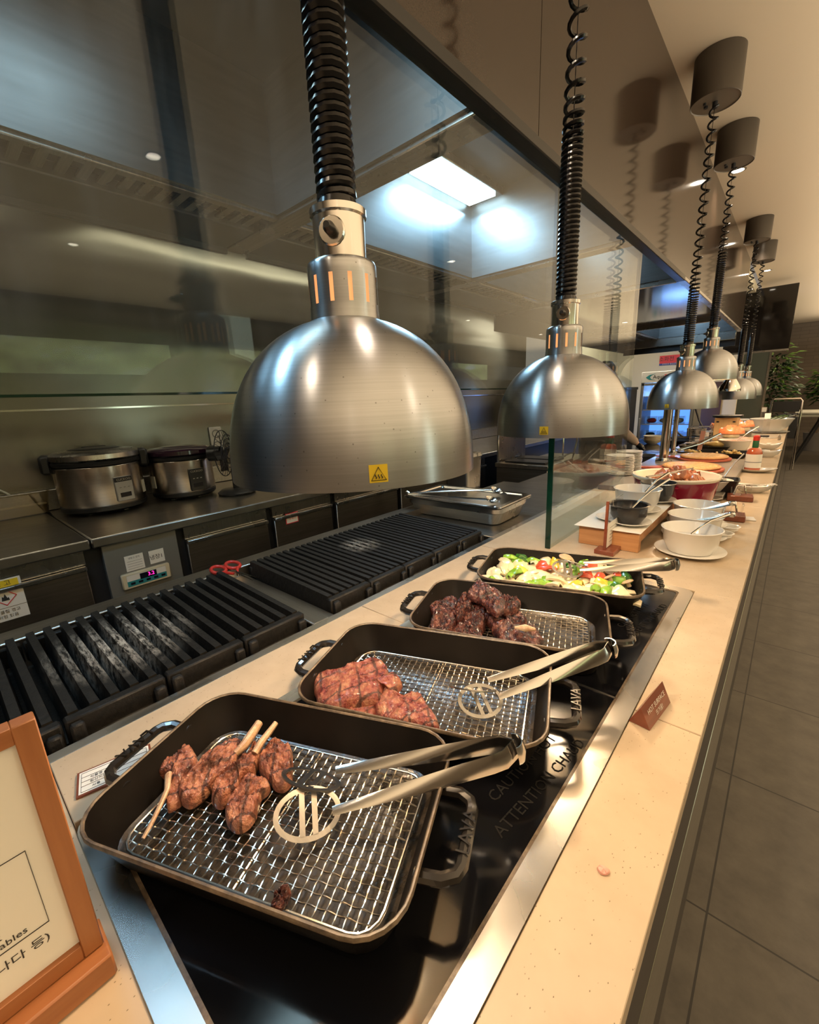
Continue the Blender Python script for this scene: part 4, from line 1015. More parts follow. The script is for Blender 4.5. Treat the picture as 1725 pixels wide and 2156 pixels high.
# stickers and controller
def plate(parent, name, y0, y1, z0, z1, x, mat): return part(name, MB().box(x, x+.002, y0, y1, z0, z1), mat, parent)
ux = u1.location
def loc_(px, py): 
    p = X(px, py, XB-.028); return p.y-ux.y, p.z-ux.z
a_, b_ = loc_(262, 1180), loc_(307, 1198)
la = plate(u1, 'printed_label', a_[0], b_[0], b_[1]+.01, b_[1]+.085, .002, 'paper')
text(la, '냉장고 관리', .010, (.0045, (a_[0]+b_[0])/2, b_[1]+.072), (0, 1, 0), (0, 0, 1), 'ink', .0001)
gl_ = MB()
for q in (.02, .032, .044, .056): gl_.tube([V(.0043, a_[0]+.008, b_[1]+q), V(.0043, b_[0]-.008, b_[1]+q)], .0006, 4)
part('print_lines', gl_, 'ink', la)
c_ = loc_(329, 1172)
lb_ = plate(u1, 'printed_label', c_[0]-.030, c_[0]+.036, c_[1]-.03, c_[1]+.035, .002, 'paper')
text(lb_, '냉장1', .026, (.0045, c_[0], c_[1]), (0, 1, 0), (0, 0, 1), 'ink', .0002)
c_ = loc_(307, 1210)
cb = part('thermostat', MB().box(.002, .022, c_[0]-.105, c_[0]+.105, c_[1]-.042, c_[1]+.034, .006), 'cream_plastic', u1)
part('face', MB().box(.022, .0235, c_[0]-.085, c_[0]+.085, c_[1]-.030, c_[1]+.024), 'teal', cb)
part('upper_face', MB().box(.0235, .0242, c_[0]-.085, c_[0]+.085, c_[1]-.004, c_[1]+.024), 'paper', cb)
part('display', MB().box(.0242, .025, c_[0]-.03, c_[0]+.042, c_[1]-.006, c_[1]+.021), 'lcd', cb)
text(cb, '3.2', .024, (.0256, c_[0]+.018, c_[1]+.008), (0, 1, 0), (0, 0, 1), 'led', .0002, 'digits')
for q in range(5): part('button', MB().box(.0235, .026, c_[0]-.072+q*.033, c_[0]-.054+q*.033, c_[1]-.022, c_[1]-.012, .001), 'lcd', cb)
ux = u0.location
c_ = loc_(14, 1262)
w0 = plate(u0, 'warning_sheet', c_[0]-.11, c_[0]+.055, c_[1]-.085, c_[1]+.085, .006, 'paper')
part('yellow_header', MB().box(.008, .0088, c_[0]-.10, c_[0]+.047, c_[1]+.053, c_[1]+.080), 'yellow', w0)
text(w0, '경 고', .024, (.0092, c_[0]-.0, c_[1]+.066), (0, 1, 0), (0, 0, 1), 'ink', .0002)
dm_ = [V(.0092, c_[0]-.003+p, c_[1]+.012+q) for p, q in ((0, .034), (.034, 0), (0, -.034), (-.034, 0))]
part('red_diamond', MB().tube(dm_, .0022, 4, True), 'red_sign', w0)
part('flame_symbol', MB().prism([(0, 0)]*0 or [(-.012, -.012), (.012, -.012), (.010, .0), (.006, -.003), (.001, .016), (-.004, .002), (-.009, .006)], 0, .001, Matrix(((0, 0, 1, .009), (1, 0, 0, c_[0]-.003), (0, 1, 0, c_[1]+.010), (0, 0, 0, 1)))), 'ink', w0)
part('divider_line', MB().box(.0085, .0090, c_[0]-.11, c_[0]+.055, c_[1]-.032, c_[1]-.0308), 'ink', w0)
text(w0, '인화성 물질 경고', .0155, (.0092, c_[0]-.022, c_[1]-.048), (0, 1, 0), (0, 0, 1), 'ink', .0001); text(w0, '화재위험 있음', .0155, (.0092, c_[0]-.022, c_[1]-.068), (0, 1, 0), (0, 0, 1), 'ink', .0001)
ux = u2.location; c_ = loc_(614, 1090)
w1 = plate(u2, 'small_label', c_[0]-.045, c_[0]+.045, c_[1]-.033, c_[1]+.033, .006, 'red_sign'); part('label_face', MB().box(.008, .0085, c_[0]-.04, c_[0]+.04, c_[1]-.028, c_[1]+.028), 'paper', w1)
text(w1, '냉장2', .022, (.0088, c_[0], c_[1]), (0, 1, 0), (0, 0, 1), 'red_sign', .0001)
# rice cookers
M['cooker_steel'] = brushed('cooker_steel', (.62, .56, .50), .24, (3, 3, 200), .08, .02, aniso=.5)
def cooker(px, py, r, h, label, lid, body, purple=False):
    f = Z(px, py, ZB); d = V(f.x, f.y, 0).normalized(); c = f+d*r; a = math.atan2(-d.y, -d.x)
    t = thing('rice_cooker', label, 'rice cooker', (c.x, c.y, ZB), a)
    for q in (-1, 1): part('foot', MB().cyl(.02, .001, .014, 12, Matrix.Translation((r*.6, q*r*.4, 0))), 'black_plastic', t)
    part('base_ring', MB().lathe([(0, .012), (r*.93, .012), (r*1.0, .022), (r*1.01, .042), (0, .043)], 48), 'black_plastic', t)
    part('body', MB().lathe([(r*.97, .042), (r*1.0, .06), (r, h*.74), (r*.985, h*.75)], 64), body, t)
    part('lid_gap', MB().lathe([(r*.96, h*.75), (r*1.01, h*.77), (r*1.02, h*.82), (r*.97, h*.835)], 48), 'black_plastic', t)
    part('lid', MB().lathe([(r*.98, h*.835), (r*1.03, h*.86), (r*1.02, h*.93), (r*.9, h*.975), (r*.6, h*.99)] + [(0, h*.995)], 48), lid, t)
    part('lid_centre', MB().lathe([(0, h*1.006), (r*.55, h*1.004), (r*.62, h*.985), (0, h*.98)], 32), 'purple_lid' if purple else 'black_plastic', t)
    for q in (-1, 1): part('side_handle', MB().box(-.055, .055, r*.96, r*1.2, h*.66, h*.95, .016, Matrix.Scale(q, 4, (0, 1, 0))), 'black_plastic', t)
    part('lid_catch', MB().box(r*.1, r*.3, -r*1.2, -r*1.02, h*.7, h*1.02, .01) if purple else MB().box(-r*1.25, -r*.95, -.07, .07, h*.6, h*1.0, .014), 'black_plastic', t)
    pz = h*.36; an = .48
    mt = Matrix.Rotation(an if not purple else .42, 4, 'Z')
    pn = part('control_panel', MB().box(r*.985, r+.008, -.046, .046, pz-.062, pz+.070, .006, mt), 'black_plastic' if purple else 'silver_panel', t)
    if not purple: part('panel_header', MB().box(r*.99, r+.0092, -.046, .046, pz+.042, pz+.069, .003, mt), 'black_plastic', pn)
    part('display', MB().box(r, r+.0098, -.030, .030, pz-.042, pz-.016, .003, mt), 'lcd', pn)
    rt = mt @ V(0, 1, 0, 0) if False else mt.to_3x3() @ V(0, 1, 0); ct_ = mt @ V(r+.0102, 0, pz+.055)
    text(pn, 'CUCKOO', .017, ct_, rt, (0, 0, 1), 'white_ink', .0002)
    for q in (-.022, 0, .022): part('indicator', MB().box(r, r+.0096, q-.005, q+.005, pz+.010, pz+.014, 0, mt), 'white_ink' if purple else 'grey_ink', pn)
    part('rating_label', MB().box(r*.992, r+.002, -.02, .02, .08, .15, .0, Matrix.Rotation(-1.1 if purple else 1.25, 4, 'Z')), 'paper', t)
    return t
M['purple_lid'] = plain('dark_purple_gloss', (.035, .012, .030), .12, coat=.6); M['silver_panel'] = plain('silver_panel', (.5, .5, .5), .35, .4)
cooker(229, 1084, .205, .345, 'big steel rice cooker with a steel rimmed lid, left of the pair', 'steel', 'cooker_steel')
cooker(394, 1053, .180, .315, 'smaller steel rice cooker with a dark purple lid, right of the pair', 'purple_lid', 'cooker_steel', True)
M['clear_tub'] = thin_glass('cloudy_plastic', (.80, .76, .68), refl=.10)
M['batter'] = plain('pale_batter', (.55, .46, .25), .5)
# tub with spoon, wall sockets, fan
p = Z(20, 1092, ZB)
tb = thing('plastic_tub', 'clear plastic tub of pale batter at the left end of the back worktop', 'tub', (p.x-.06, p.y+.02, ZB))
part('tub', MB().loft([rrect(.20, .30, .03, .001), rrect(.23, .33, .035, .12), rrect(.245, .345, .035, .122), rrect(.245, .345, .035, .126), rrect(.225, .325, .033, .126), rrect(.195, .295, .03, .005)], True, True), 'clear_tub', tb)
part('contents', MB().loft([rrect(.19, .29, .03, .007), rrect(.20, .30, .03, .055)]), 'batter', tb)
sp_ = thing('serving_spoon', 'white plastic spoon standing in the tub of batter', 'spoon', (p.x-.06, p.y+.02, ZB))
part('handle', MB().tube([V(.02, .09, .03), V(0, .0, .13), V(-.03, -.12, .24)], [.006, .006, .005], 8), 'white_plastic', sp_)
part('spoon_bowl', MB().blob((.03, .12, .03), (.03, .04, .01), 12, .05), 'white_plastic', sp_)
p = X(456, 925, -3.188)
ob = thing('wall_socket', 'white double wall socket above the smaller rice cooker', 'socket', (-3.19, p.y, p.z))
part('plate', MB().box(-.008, .008, -.045, .045, -.09, .09, .006), 'ceramic', ob)
for q in (-.042, .042):
    part('socket_well', MB().lathe([(.028, 0), (.030, .010), (.024, .011), (.022, .003), (0, .003)], 20, Matrix.Translation((0, 0, q)) @ Matrix.Rotation(PI/2, 4, 'Y')), 'grey_plastic', ob)
p = Z(520, 1042, ZB)
fn = thing('desk_fan', 'black desk fan half hidden behind the left side of the near heat lamp', 'fan', (p.x-.12, p.y, ZB))
part('base', MB().lathe([(0, .001), (.11, .001), (.115, .012), (.09, .03), (.03, .035), (0, .035)], 32), 'black_plastic', fn)
part('stem', MB().cyl(.02, .03, .16), 'black_plastic', fn)
gm = MB(); rot = Matrix.Translation((0, -.05, .26)) @ Matrix.Rotation(.75, 4, 'Z') @ Matrix.Rotation(PI/2, 4, 'Y')
for q in range(5): gm.tube([rot @ V(.14*math.cos(2*PI*k/28)*(1-q*.0), .14*math.sin(2*PI*k/28), .0)*1 if q == 0 else rot @ V((.14-q*.026)*math.cos(2*PI*k/28), (.14-q*.026)*math.sin(2*PI*k/28), .03) for k in range(28)], .003, 5, True)
for q in range(24): gm.tube([rot @ V(.14*math.cos(q*PI/12), .14*math.sin(q*PI/12), 0), rot @ V(.03*math.cos(q*PI/12), .03*math.sin(q*PI/12), .032)], .0014, 4)
part('guard', gm, 'black_plastic', fn)
for q in range(4): part('blade', MB().box(.02, .11, -.03, .03, -.012, -.008, 0, rot @ Matrix.Rotation(q*PI/2, 4, 'Z') @ Matrix.Rotation(.4, 4, 'X')), 'black_plastic', fn)
part('motor', MB().cyl(.045, -.09, -.015, 20, rot), 'black_plastic', fn)
# equipment farther along the kitchen, seen between lamps
def boxthing(name, label, cat, x0, x1, y0, y1, z1, mat, top='steel_top', extra=None):
    t = thing(name, label, cat, ((x0+x1)/2, (y0+y1)/2, 0)); a, b = (x1-x0)/2, (y1-y0)/2
    part('body', MB().box(-a, a, -b, b, .08, z1-.04, .004), mat, t); part('top', MB().box(-a-.01, a+.01, -b-.01, b+.01, z1-.04, z1, .004), top, t)
    for i in (-1, 1):
        for j in (-1, 1): part('foot', MB().cyl(.02, .001, .08, 10, Matrix.Translation((i*(a-.05), j*(b-.05), 0))), 'black_plastic', t)
    return t
t = boxthing('deep_fryer', 'dark steel fryer cabinet beyond the grill, with two wells', 'fryer', -2.05, -1.55, 3.55, 4.1, .86, 'steel_dark')
for q in (-.12, .12): part('fry_well', MB().box(-.2, .2, q-.09, q+.09, .861, .875, .006), 'black_plastic', t); part('basket_handle', MB().tube([V(.2, q, .88), V(.30, q, .93), V(.34, q, .93)], .006, 6), 'steel', t)
part('splash_back', MB().box(-.25, -.23, -.27, .27, .86, 1.12, .004), 'steel', t)
t = boxthing('work_table', 'steel work table with a hand shower beside the fryer', 'table', -2.02, -1.6, 4.25, 4.7, .82, 'steel_dark')
part('hand_shower', MB().tube([V(.1, -.2, .82), V(.1, -.2, 1.05), V(.13, -.14, 1.12), V(.17, -.06, 1.12), V(.18, -.05, 1.0), V(.14, -.1, .7)], .008, 6), 'chrome', t)
t = boxthing('utility_trolley', 'small dark steel stool height trolley near the glass edge', 'trolley', -2.3, -1.9, 5.2, 5.6, .7, 'steel_dark')
p = Z(1000, 1040, .895)
t = thing('steel_pot', 'tall steel canister with a clear lid knob at the end of the grill top', 'canister', (p.x-.16, p.y+.12, .895))
part('body', MB().loft([rrect(.16, .16, .02, .001), rrect(.17, .17, .02, .20), rrect(.18, .18, .02, .205)]), 'steel', t); part('lid', MB().loft([rrect(.182, .182, .02, .206), rrect(.17, .17, .02, .225)]), 'clear_tub', t)
# ================================================================ buffet line, right side
def bowl(name, label, c, r0, r1, h, mat, cat='bowl', group=None, lip=.006, inner=None, foot=True):
    t = thing(name, label, cat, c, 0, group)
    part('outer', MB().lathe([(0, .001), (r0, .001), (r0*1.02, .004), (r0+(r1-r0)*.62, h*.40), (r1-lip*.8, h*.9), (r1, h*.97), (r1+.001, h), (r1-lip*.5, h+.001), (r1-lip, h*.97), (r0+(r1-r0)*.6-.005, h*.42), (r0*.9, .010), (0, .008)], 48), mat, t)
    if inner: part('contents', MB().lathe([(0, inner[0]), (inner[1]*.9, inner[0]), (inner[1], inner[0]-.002)], 32), inner[2], t)
    return t
def saucer(label, c, r, group=None, name='saucer', mat='ceramic'):
    return solid(name, MB().lathe([(0, .001), (r*.55, .001), (r*.6, .004), (r, .014), (r*1.002, .016), (r*.97, .0165), (r*.6, .007), (0, .005)], 44), mat, label, 'plate', group, c)
def spoon(label, a, b, bowl_r=.016, name='serving_spoon', group=None, hr=.003):
    a = Vector(a); b = Vector(b); d = (b-a).normalized(); mid = a.lerp(b, .5)+V(0, 0, .012)
    t = thing(name, label, 'spoon', a, 0, group)
    part('handle', MB().tube([(q-a) for q in (a, a.lerp(b, .25)+V(0, 0, .008), mid, b)], [hr, hr, hr*1.1, hr*1.6], 8, up=(0, 0, 1), flat=1.2), 'tong', t)
    part('spoon_bowl', MB().blob(tuple(-d*bowl_r*.7-V(0, 0, .004)), (bowl_r, bowl_r, bowl_r*.35), 12, .02), 'tong', t)
    return t
BA = [V(-.214, 1.69, .9), V(-.233, 1.89, .9), V(-.250, 2.075, .9)]
nm_ = ['nearest of the three white bowls in a row', 'middle of the three white bowls in a row', 'farthest of the three white bowls in a row']
for i, c in enumerate(BA):
    saucer('white saucer under the ' + nm_[i], c, .107, 'saucers on the counter')
    bowl('serving_bowl', 'round white serving bowl, ' + nm_[i], c+V(0, 0, .008), .066, .091, .082, 'ceramic', inner=(.045, .076, 'ceramic'), group='white serving bowls')
spoon('steel spoon leaning in the nearest white bowl', (-.215, 1.70, .965), (-.125, 1.80, 1.025))
for i in (1, 2):
    c = BA[i]; t = thing('small_tongs', 'short steel tongs lying in the %s white bowl' % ('middle' if i == 1 else 'farthest'), 'tongs', c+V(.02, 0, .06))
    for q in (-.008, .008): part('arm', MB().tube([V(-.03, q, 0), V(.03, q, .02), V(.085, q*1.5, .045)], [.004, .006, .007], 6, flat=.4), 'tong', t)
    part('bend', MB().box(.078, .10, -.014, .014, .036, .054, .004), 'tong', t)
for i, (px, py) in enumerate(((1510, 1128), (1500, 1143))):
    pass
for lb, c in (('small white dip dish behind the nearest white bowl', V(-.150, 1.93, .9)), ('small white dip dish nearest the wooden block', V(-.140, 2.04, .9))):
    bowl('dip_dish', lb, c, .025, .040, .022, 'ceramic', 'dish')
# riser
rx0, rx1, ry0, ry1 = -.558, -.350, 1.585, 2.20
rs = thing('wooden_riser', 'low wooden display riser standing on the counter, open below', 'riser', (0, 0, 0))
part('front_board', MB().box(rx0, rx1, ry0, ry0+.03, .901, .968, .001), 'wood_pale', rs)
part('side_board', MB().box(rx1-.02, rx1, ry0+.03, ry1, .935, .968, .001), 'wood_pale', rs)
part('back_board', MB().box(rx0, rx1, ry1-.03, ry1, .901, .968, .001), 'wood_pale', rs)
part('top_board', MB().box(rx0, rx1, ry0, ry1, .968, .974, .001), 'wood_pale', rs)
solid('paper_liner', MB().add([V(rx0-.012, ry0-.022, .9745), V(rx1+.006, ry0-.012, .9745), V(rx1+.004, ry1-.01, .9745), V(rx0-.008, ry1, .9745), V(rx0-.012, ry0-.022, .9752), V(rx1+.006, ry0-.012, .9752), V(rx1+.004, ry1-.01, .9752), V(rx0-.008, ry1, .9752)], [(0, 1, 2, 3), (4, 5, 6, 7), (0, 1, 5, 4), (1, 2, 6, 5), (2, 3, 7, 6), (3, 0, 4, 7)]), 'paper', 'white paper liner spread over the wooden riser', 'paper')
ZR2 = .9755
saucer('white saucer under the black stone bowl on the riser', V(-.405, 1.675, ZR2), .070, 'saucers on the riser')
saucer('white saucer behind the acrylic card, left on the riser', V(-.475, 1.70, ZR2), .060, 'saucers on the riser')
saucer('white saucer under the white bowl on the riser', V(-.435, 1.885, ZR2), .085, 'saucers on the riser')
saucer('white saucer under the far black bowl on the riser', V(-.410, 2.10, ZR2), .075, 'saucers on the riser')
bowl('stone_bowl', 'black stone bowl in front on the wooden riser', V(-.415, 1.680, ZR2+.008), .045, .070, .068, 'black_ceramic', inner=(.04, .055, 'black_ceramic'), lip=.01)
bowl('serving_bowl', 'white serving bowl with brown garnish on the wooden riser', V(-.440, 1.888, ZR2+.008), .060, .088, .088, 'ceramic', inner=(.05, .07, 'ceramic'))
solid('garnish', MB().blob((0, 0, 0), (.016, .012, .008), 10, .3, 3), 'crust', 'small brown garnish inside the white bowl on the riser', 'food', None, V(-.45, 1.90, ZR2+.066))
bowl('stone_bowl', 'black bowl at the far end of the wooden riser', V(-.410, 2.105, ZR2+.008), .045, .072, .078, 'black_ceramic', inner=(.05, .06, 'black_ceramic'))
spoon('long steel ladle leaning in the front black stone bowl', (-.41, 1.68, 1.03), (-.335, 1.90, 1.115), .02)
spoon('steel spoon leaning in the white bowl on the riser', (-.42, 1.90, 1.045), (-.36, 2.02, 1.12), .015)
# acrylic menu card
mc = thing('menu_card', 'upright clear acrylic menu card in a wooden foot before the riser', 'sign', (-.442, 1.50, .9))
part('foot', MB().box(-.03, .035, .0, .055, .001, .016, .001).box(.0, .035, .055, .16, .001, .016, .001), 'wood_red', mc)
part('acrylic_pane', MB().box(-.003, .003, .02, .19, .017, .185, .001), 'clear', mc)
part('paper_insert', MB().box(.0031, .0037, .024, .186, .020, .108), 'paper', mc)
part('red_edge', MB().box(-.0045, .0045, .014, .020, .001, .19), 'wood_red', mc)
text(mc, 'Kimchi fried rice', .011, (.0012, .105, .088), (0, 1, 0), (0, 0, 1), 'grey_ink', .0001) if False else None
gl_ = MB()
for q in range(5): gl_.box(.0038, .0041, .05, .16-q*.008, .035+q*.013, .037+q*.013)
part('print_lines', gl_, 'grey_ink', mc)
# maroon pot
pc_ = V(-.392, 2.36, .9)
pot = thing('casserole', 'wide maroon cast iron casserole with a cream inside', 'casserole', pc_)
R_ = .182
part('outer', MB().lathe([(0, .001), (.135, .001), (.150, .012), (.168, .09), (R_-.004, .145)], 64), 'maroon', pot)
part('rim', MB().lathe([(R_-.004, .143), (R_, .147), (R_+.003, .155), (R_, .160), (R_-.010, .160), (R_-.013, .154)], 64), 'cream_enamel', pot)
part('inner', MB().lathe([(R_-.012, .156), (.160, .12), (.145, .085), (0, .080)], 64), 'cream_enamel', pot)
for s_ in (-1, 1): part('handle', MB().tube([V(-.04, s_*-.172, .125), V(-.035, s_*-.205, .13), V(.035, s_*-.205, .13), V(.04, s_*-.172, .125)], .007, 8), 'maroon', pot)
ck = [slab(MB(), [(math.cos(a)*.022*(1+.3*math.sin(3*a+q)), math.sin(a)*.016) for a in [2*PI*k/9 for k in range(9)]], 0, .016, 18, 6, .35, q).mesh('chicken_piece') for q in range(4)]
for me in ck: me.materials.append(M['chicken'])
for i in range(34):
    a = random.uniform(0, 6.28); r = .105*math.sqrt(random.random()); hgt = .095+.070*(1-(r/.11)**2)*random.uniform(.6, 1)
    o = bpy.data.objects.new('chicken_piece', ck[i % 4]); COL.objects.link(o); o.location = pc_+V(r*math.cos(a)+.01, r*math.sin(a)*.9, hgt); o.rotation_euler = (random.uniform(-.5, .5), random.uniform(-.5, .5), random.uniform(0, 6)); s_ = random.uniform(1.3, 1.8); o.scale = (s_, s_, s_)
    tagit(o, 'chunk of orange glazed chicken heaped in the maroon casserole', 'food', 'chicken chunks in the casserole')
t = thing('small_tongs', 'thin steel tongs resting across the maroon casserole', 'tongs', pc_+V(-.03, -.13, .165))
part('arm', MB().tube([V(-.06, -.03, .0), V(.0, .03, .008), V(.10, .12, .03)], .0035, 6), 'tong', t); part('arm', MB().tube([V(-.052, -.04, .0), V(.01, .02, .008), V(.10, .12, .03)], .0035, 6), 'tong', t)
solid('oval_dish', MB().lathe([(0, .001), (.12, .001), (.15, .05), (.155, .055), (.148, .055), (.12, .012), (0, .010)], 40, sx=1.1, sy=.7), 'ceramic', 'shallow white oval dish behind the maroon casserole', 'dish', None, V(-.36, 2.72, .93))
M['slab_grey'] = veg('grey_marble', (.16,.14,.12), (.26,.23,.20), .3, .1, 6)
# warming plate under pizzas
solid('marble_slab', MB().box(-.82, -.215, 2.60, 4.02, .9005, .929, .003), 'slab_grey', 'grey stone warming slab under the pizzas', 'slab')
def peel(px, py, z, r, hx, hy, label, plabel, sx=1.0):
    c = Z(px, py, z); e = Z(hx, hy, z); c.z = z; d = (e-c); a = math.atan2(d.y, d.x); L = d.length
    t = thing('pizza_peel', label, 'pizza peel', c, a)
    pts = [(r*1.12*math.cos(q), r*1.12*math.sin(q)) for q in [math.radians(x) for x in range(20, 341, 10)]]
    pts = [(L*.55, .016)]*0+[(L, .016), (r*1.5, .022)]+pts+[(r*1.5, -.022), (L, -.016)]
    part('board', MB().prism(pts, -.012, 0), 'peel', t)
    cr = thing('pizza', plabel, 'pizza', c+V(0, 0, .001))
    part('crust', MB().lathe([(0, 0), (r*.92, 0), (r, .005), (r*1.0, .012), (r*.94, .018), (r*.86, .014), (0, .012)], 44), 'crust', cr)
    mb = MB(); rings = []
    for k in range(10):
        rr_ = r*.9*(1-k/9) if k < 9 else .001; rings.append([(rr_*math.cos(2*PI*q/40)*(1+.02*math.sin(q)), rr_*math.sin(2*PI*q/40), .015+.010*abs(noise.noise(V(rr_*40*math.cos(q/6.4), rr_*40*math.sin(q/6.4), px)))+(.002 if k else -.003)) for q in range(40)])
    part('topping', mb.loft(rings), 'pizza', cr)
peel(1455, 984, .945, .165, 1326, 981, 'red wooden peel under the nearer pizza', 'nearer pizza with browned patchy topping')
peel(1482, 963, .945, .155, 1383, 958, 'red wooden peel under the farther pizza', 'farther pizza with a bright yellow cheese top')
# carving lamp stands
for i, (px, py, r, top, lb) in enumerate(((1397, 972, .030, .60, 'thick chrome lamp post rising from the grey slab'), (1417, 955, .018, .55, 'thinner chrome lamp post behind the thick one'))):
    c = Z(px, py, .93); t = thing('lamp_post', lb, 'lamp post', (c.x, c.y, .9300))
    part('flange', MB().lathe([(0, .0), (r*1.8, .0), (r*1.8, .012), (r*1.1, .020), (r, .03), (0, .03)], 28), 'chrome', t)
    part('tube', MB().cyl(r, .02, top, 24), 'chrome', t)
    part('collar', MB().lathe([(r*1.15, top-.07), (r*1.3, top-.06), (r*1.3, top-.045), (r*1.15, top-.035)], 24), 'chrome', t)
    if i: part('shade', MB().lathe([(.012, top+.12), (.03, top+.11), (.075, top+.03), (.078, top), (.075, top+.0)], 28, Matrix.Translation((.30, .3, -.06))), 'chrome', t); part('arm', MB().tube([V(0, 0, top-.01), V(.15, .15, top+.08), V(.30, .30, top+.06)], .008, 8), 'chrome', t)
solid('wall_base_block', MB().box(-.84, -.60, 4.05, 4.5, .9005, .93, .002), 'slab_grey', 'low dark block under the lamp posts', 'block')
# plates
pm = MB().lathe([(0, .0), (.055, .0), (.06, .003), (.084, .010), (.085, .012), (.082, .0125), (.06, .006), (0, .0045)], 36).mesh('dinner_plate'); pm.materials.append(M['ceramic'])
for s_, (x, y, n) in enumerate(((-.815, 2.99, 12), (-.825, 3.22, 12))):
    for k in range(n):
        o = bpy.data.objects.new('dinner_plate', pm); COL.objects.link(o); o.location = (x+random.uniform(-.002, .002), y+random.uniform(-.002, .002), .9295+k*.0105)
        tagit(o, ['white plate in the nearer tall stack beside the glass screen end', 'white plate in the farther tall stack beside the glass screen end'][s_] + (', topmost' if k == n-1 else ''), 'plate', 'plates in the %s stack' % ('nearer' if s_ == 0 else 'farther'))
# black dish, cup, boats, bottle, blocks
bd = thing('black_dish', 'square black flared dish on the counter beside the casserole', 'dish', (-.235, 2.74, .9), .1)
part('shell', MB().loft([rrect(.085, .085, .012, .001), rrect(.13, .13, .02, .085), rrect(.138, .138, .02, .09), rrect(.125, .125, .018, .09), rrect(.08, .08, .012, .012)], True, True), 'black_ceramic', bd)
t = thing('sauce_cup', 'tall white cup on a saucer behind the casserole rim', 'cup', (-.285, 2.60, .915)); part('cup', MB().lathe([(0, 0), (.03, 0), (.032, .08), (.05, .10), (.047, .10), (.028, .08), (0, .01)], 28), 'ceramic', t)
saucer('white saucer under the tall white cup', V(-.285, 2.60, .9), .07)
spoon('long steel serving spoon resting on the black dish', (-.24, 2.8, .985), (-.20, 3.25, 1.06), .022)
def boat(label, c, L, w_, h, rz=0, name='boat_dish'):
    vs = []; n = 24
    def ring(k, z, s_): return [(math.cos(2*PI*i/n)*L/2*s_*(1+.12*max(0, math.cos(2*PI*i/n))), math.sin(2*PI*i/n)*w_/2*s_, z+(h*.35*abs(math.cos(2*PI*i/n))**3 if k else 0)) for i in range(n)]
    return solid(name, MB().loft([ring(0, .001, .45), ring(0, h*.35, .75), ring(1, h*.7, 1), ring(1, h*.74, 1), ring(1, h*.7, .95), ring(0, h*.3, .6)]), 'ceramic', label, 'dish', 'white boat shaped dishes', c, rz)
boat('white boat dish with forks, nearest of the boat dishes', V(-.125, 2.90, .9), .18, .10, .05, .1)
boat('white boat dish with sugar cubes, behind the sauce bottle', V(-.130, 4.45, .9), .17, .10, .06, .1)
boat('white boat dish, farthest of the boat dishes', V(-.140, 5.0, .9), .17, .10, .06, .1)
for i, c in enumerate((V(-.13, 4.45, .936), V(-.145, 4.47, .936), V(-.14, 5.0, .936))):
    solid('folded_napkin', MB().box(-.02, .02, -.015, .015, 0, .018, .003), 'paper', ['white folded packet in the dish behind the bottle, right', 'white folded packet in the dish behind the bottle, left', 'white folded packet in the farthest boat dish'][i], 'packet', None, c, i*.7)
for i in range(3):
    a = V(-.16+i*.03, 2.87, .942); t = thing('fork', 'steel fork lying in the nearest boat dish, ' + ['left', 'middle', 'right'][i] + ' one', 'fork', a, .2*i)
    part('handle', MB().tube([V(0, 0, 0), V(.05, .02, .004), V(.10, .03, .0)], .003, 6, flat=.5), 'tong', t)
    part('tines', MB().box(-.03, .0, -.008, .008, -.001, .001).box(-.05, -.028, -.008, -.005, -.001, .001).box(-.05, -.028, -.0015, .0015, -.001, .001).box(-.05, -.028, .005, .008, -.001, .001), 'tong', t)
bp_ = V(-.152, 3.62, .9)
boat('white leaf shaped plate under the hot sauce bottle', bp_, .21, .13, .030, .1, 'leaf_plate')
bt = thing('sauce_bottle', 'hot sauce bottle with a red cap and green neck', 'bottle', bp_+V(-.015, .01, .012))
part('glass_body', MB().lathe([(0, 0), (.040, 0), (.043, .006), (.043, .115), (.036, .135), (.016, .148), (.016, .150), (0, .150)], 36), 'liquid', bt)
part('label', MB().lathe([(.0435, .018), (.0438, .02), (.0438, .105), (.0435, .107)], 36), 'paper', bt)
part('label_band', MB().lathe([(.0442, .052), (.0442, .058)], 36), 'grey_ink', bt)
part('neck_wrap', MB().lathe([(.017, .148), (.017, .195), (.0165, .196), (0, .196)], 24), 'bottle_green', bt)
part('cap', MB().lathe([(.0175, .194), (.0175, .222), (.013, .226), (.008, .228), (0, .228)], 24), 'red', bt)
for i, (y, lb) in enumerate(((2.235, 'dark wooden block with clear clips beside the farthest white bowl'), (2.66, 'dark wooden block with clear clips in front of the nearest boat dish'))):
    t = thing('utensil_block', lb, 'utensil holder', (-.150, y, .9), .1)
    part('block', MB().box(-.055, .05, -.04, .04, .001, .028, .003), 'wood_red', t)
    for q in range(3): part('clear_clip', MB().box(-.035+q*.03, -.029+q*.03, -.03, .03, .029, .075, .002, Matrix.Rotation(.15*(q-1), 4, 'Y')), 'clear', t)
    part('steel_clip', MB().tube([V(-.03, -.02, .03), V(-.02, 0, .07), V(.01, .02, .075), V(.02, .02, .03)], .004, 6), 'chrome', t)
solid('white_card', MB().box(-.02, .02, -.03, .03, .0, .004, .001), 'ceramic', 'small white dish rest on the counter edge side of the near wooden block', 'dish', None, V(-.088, 2.28, .9005), .2)
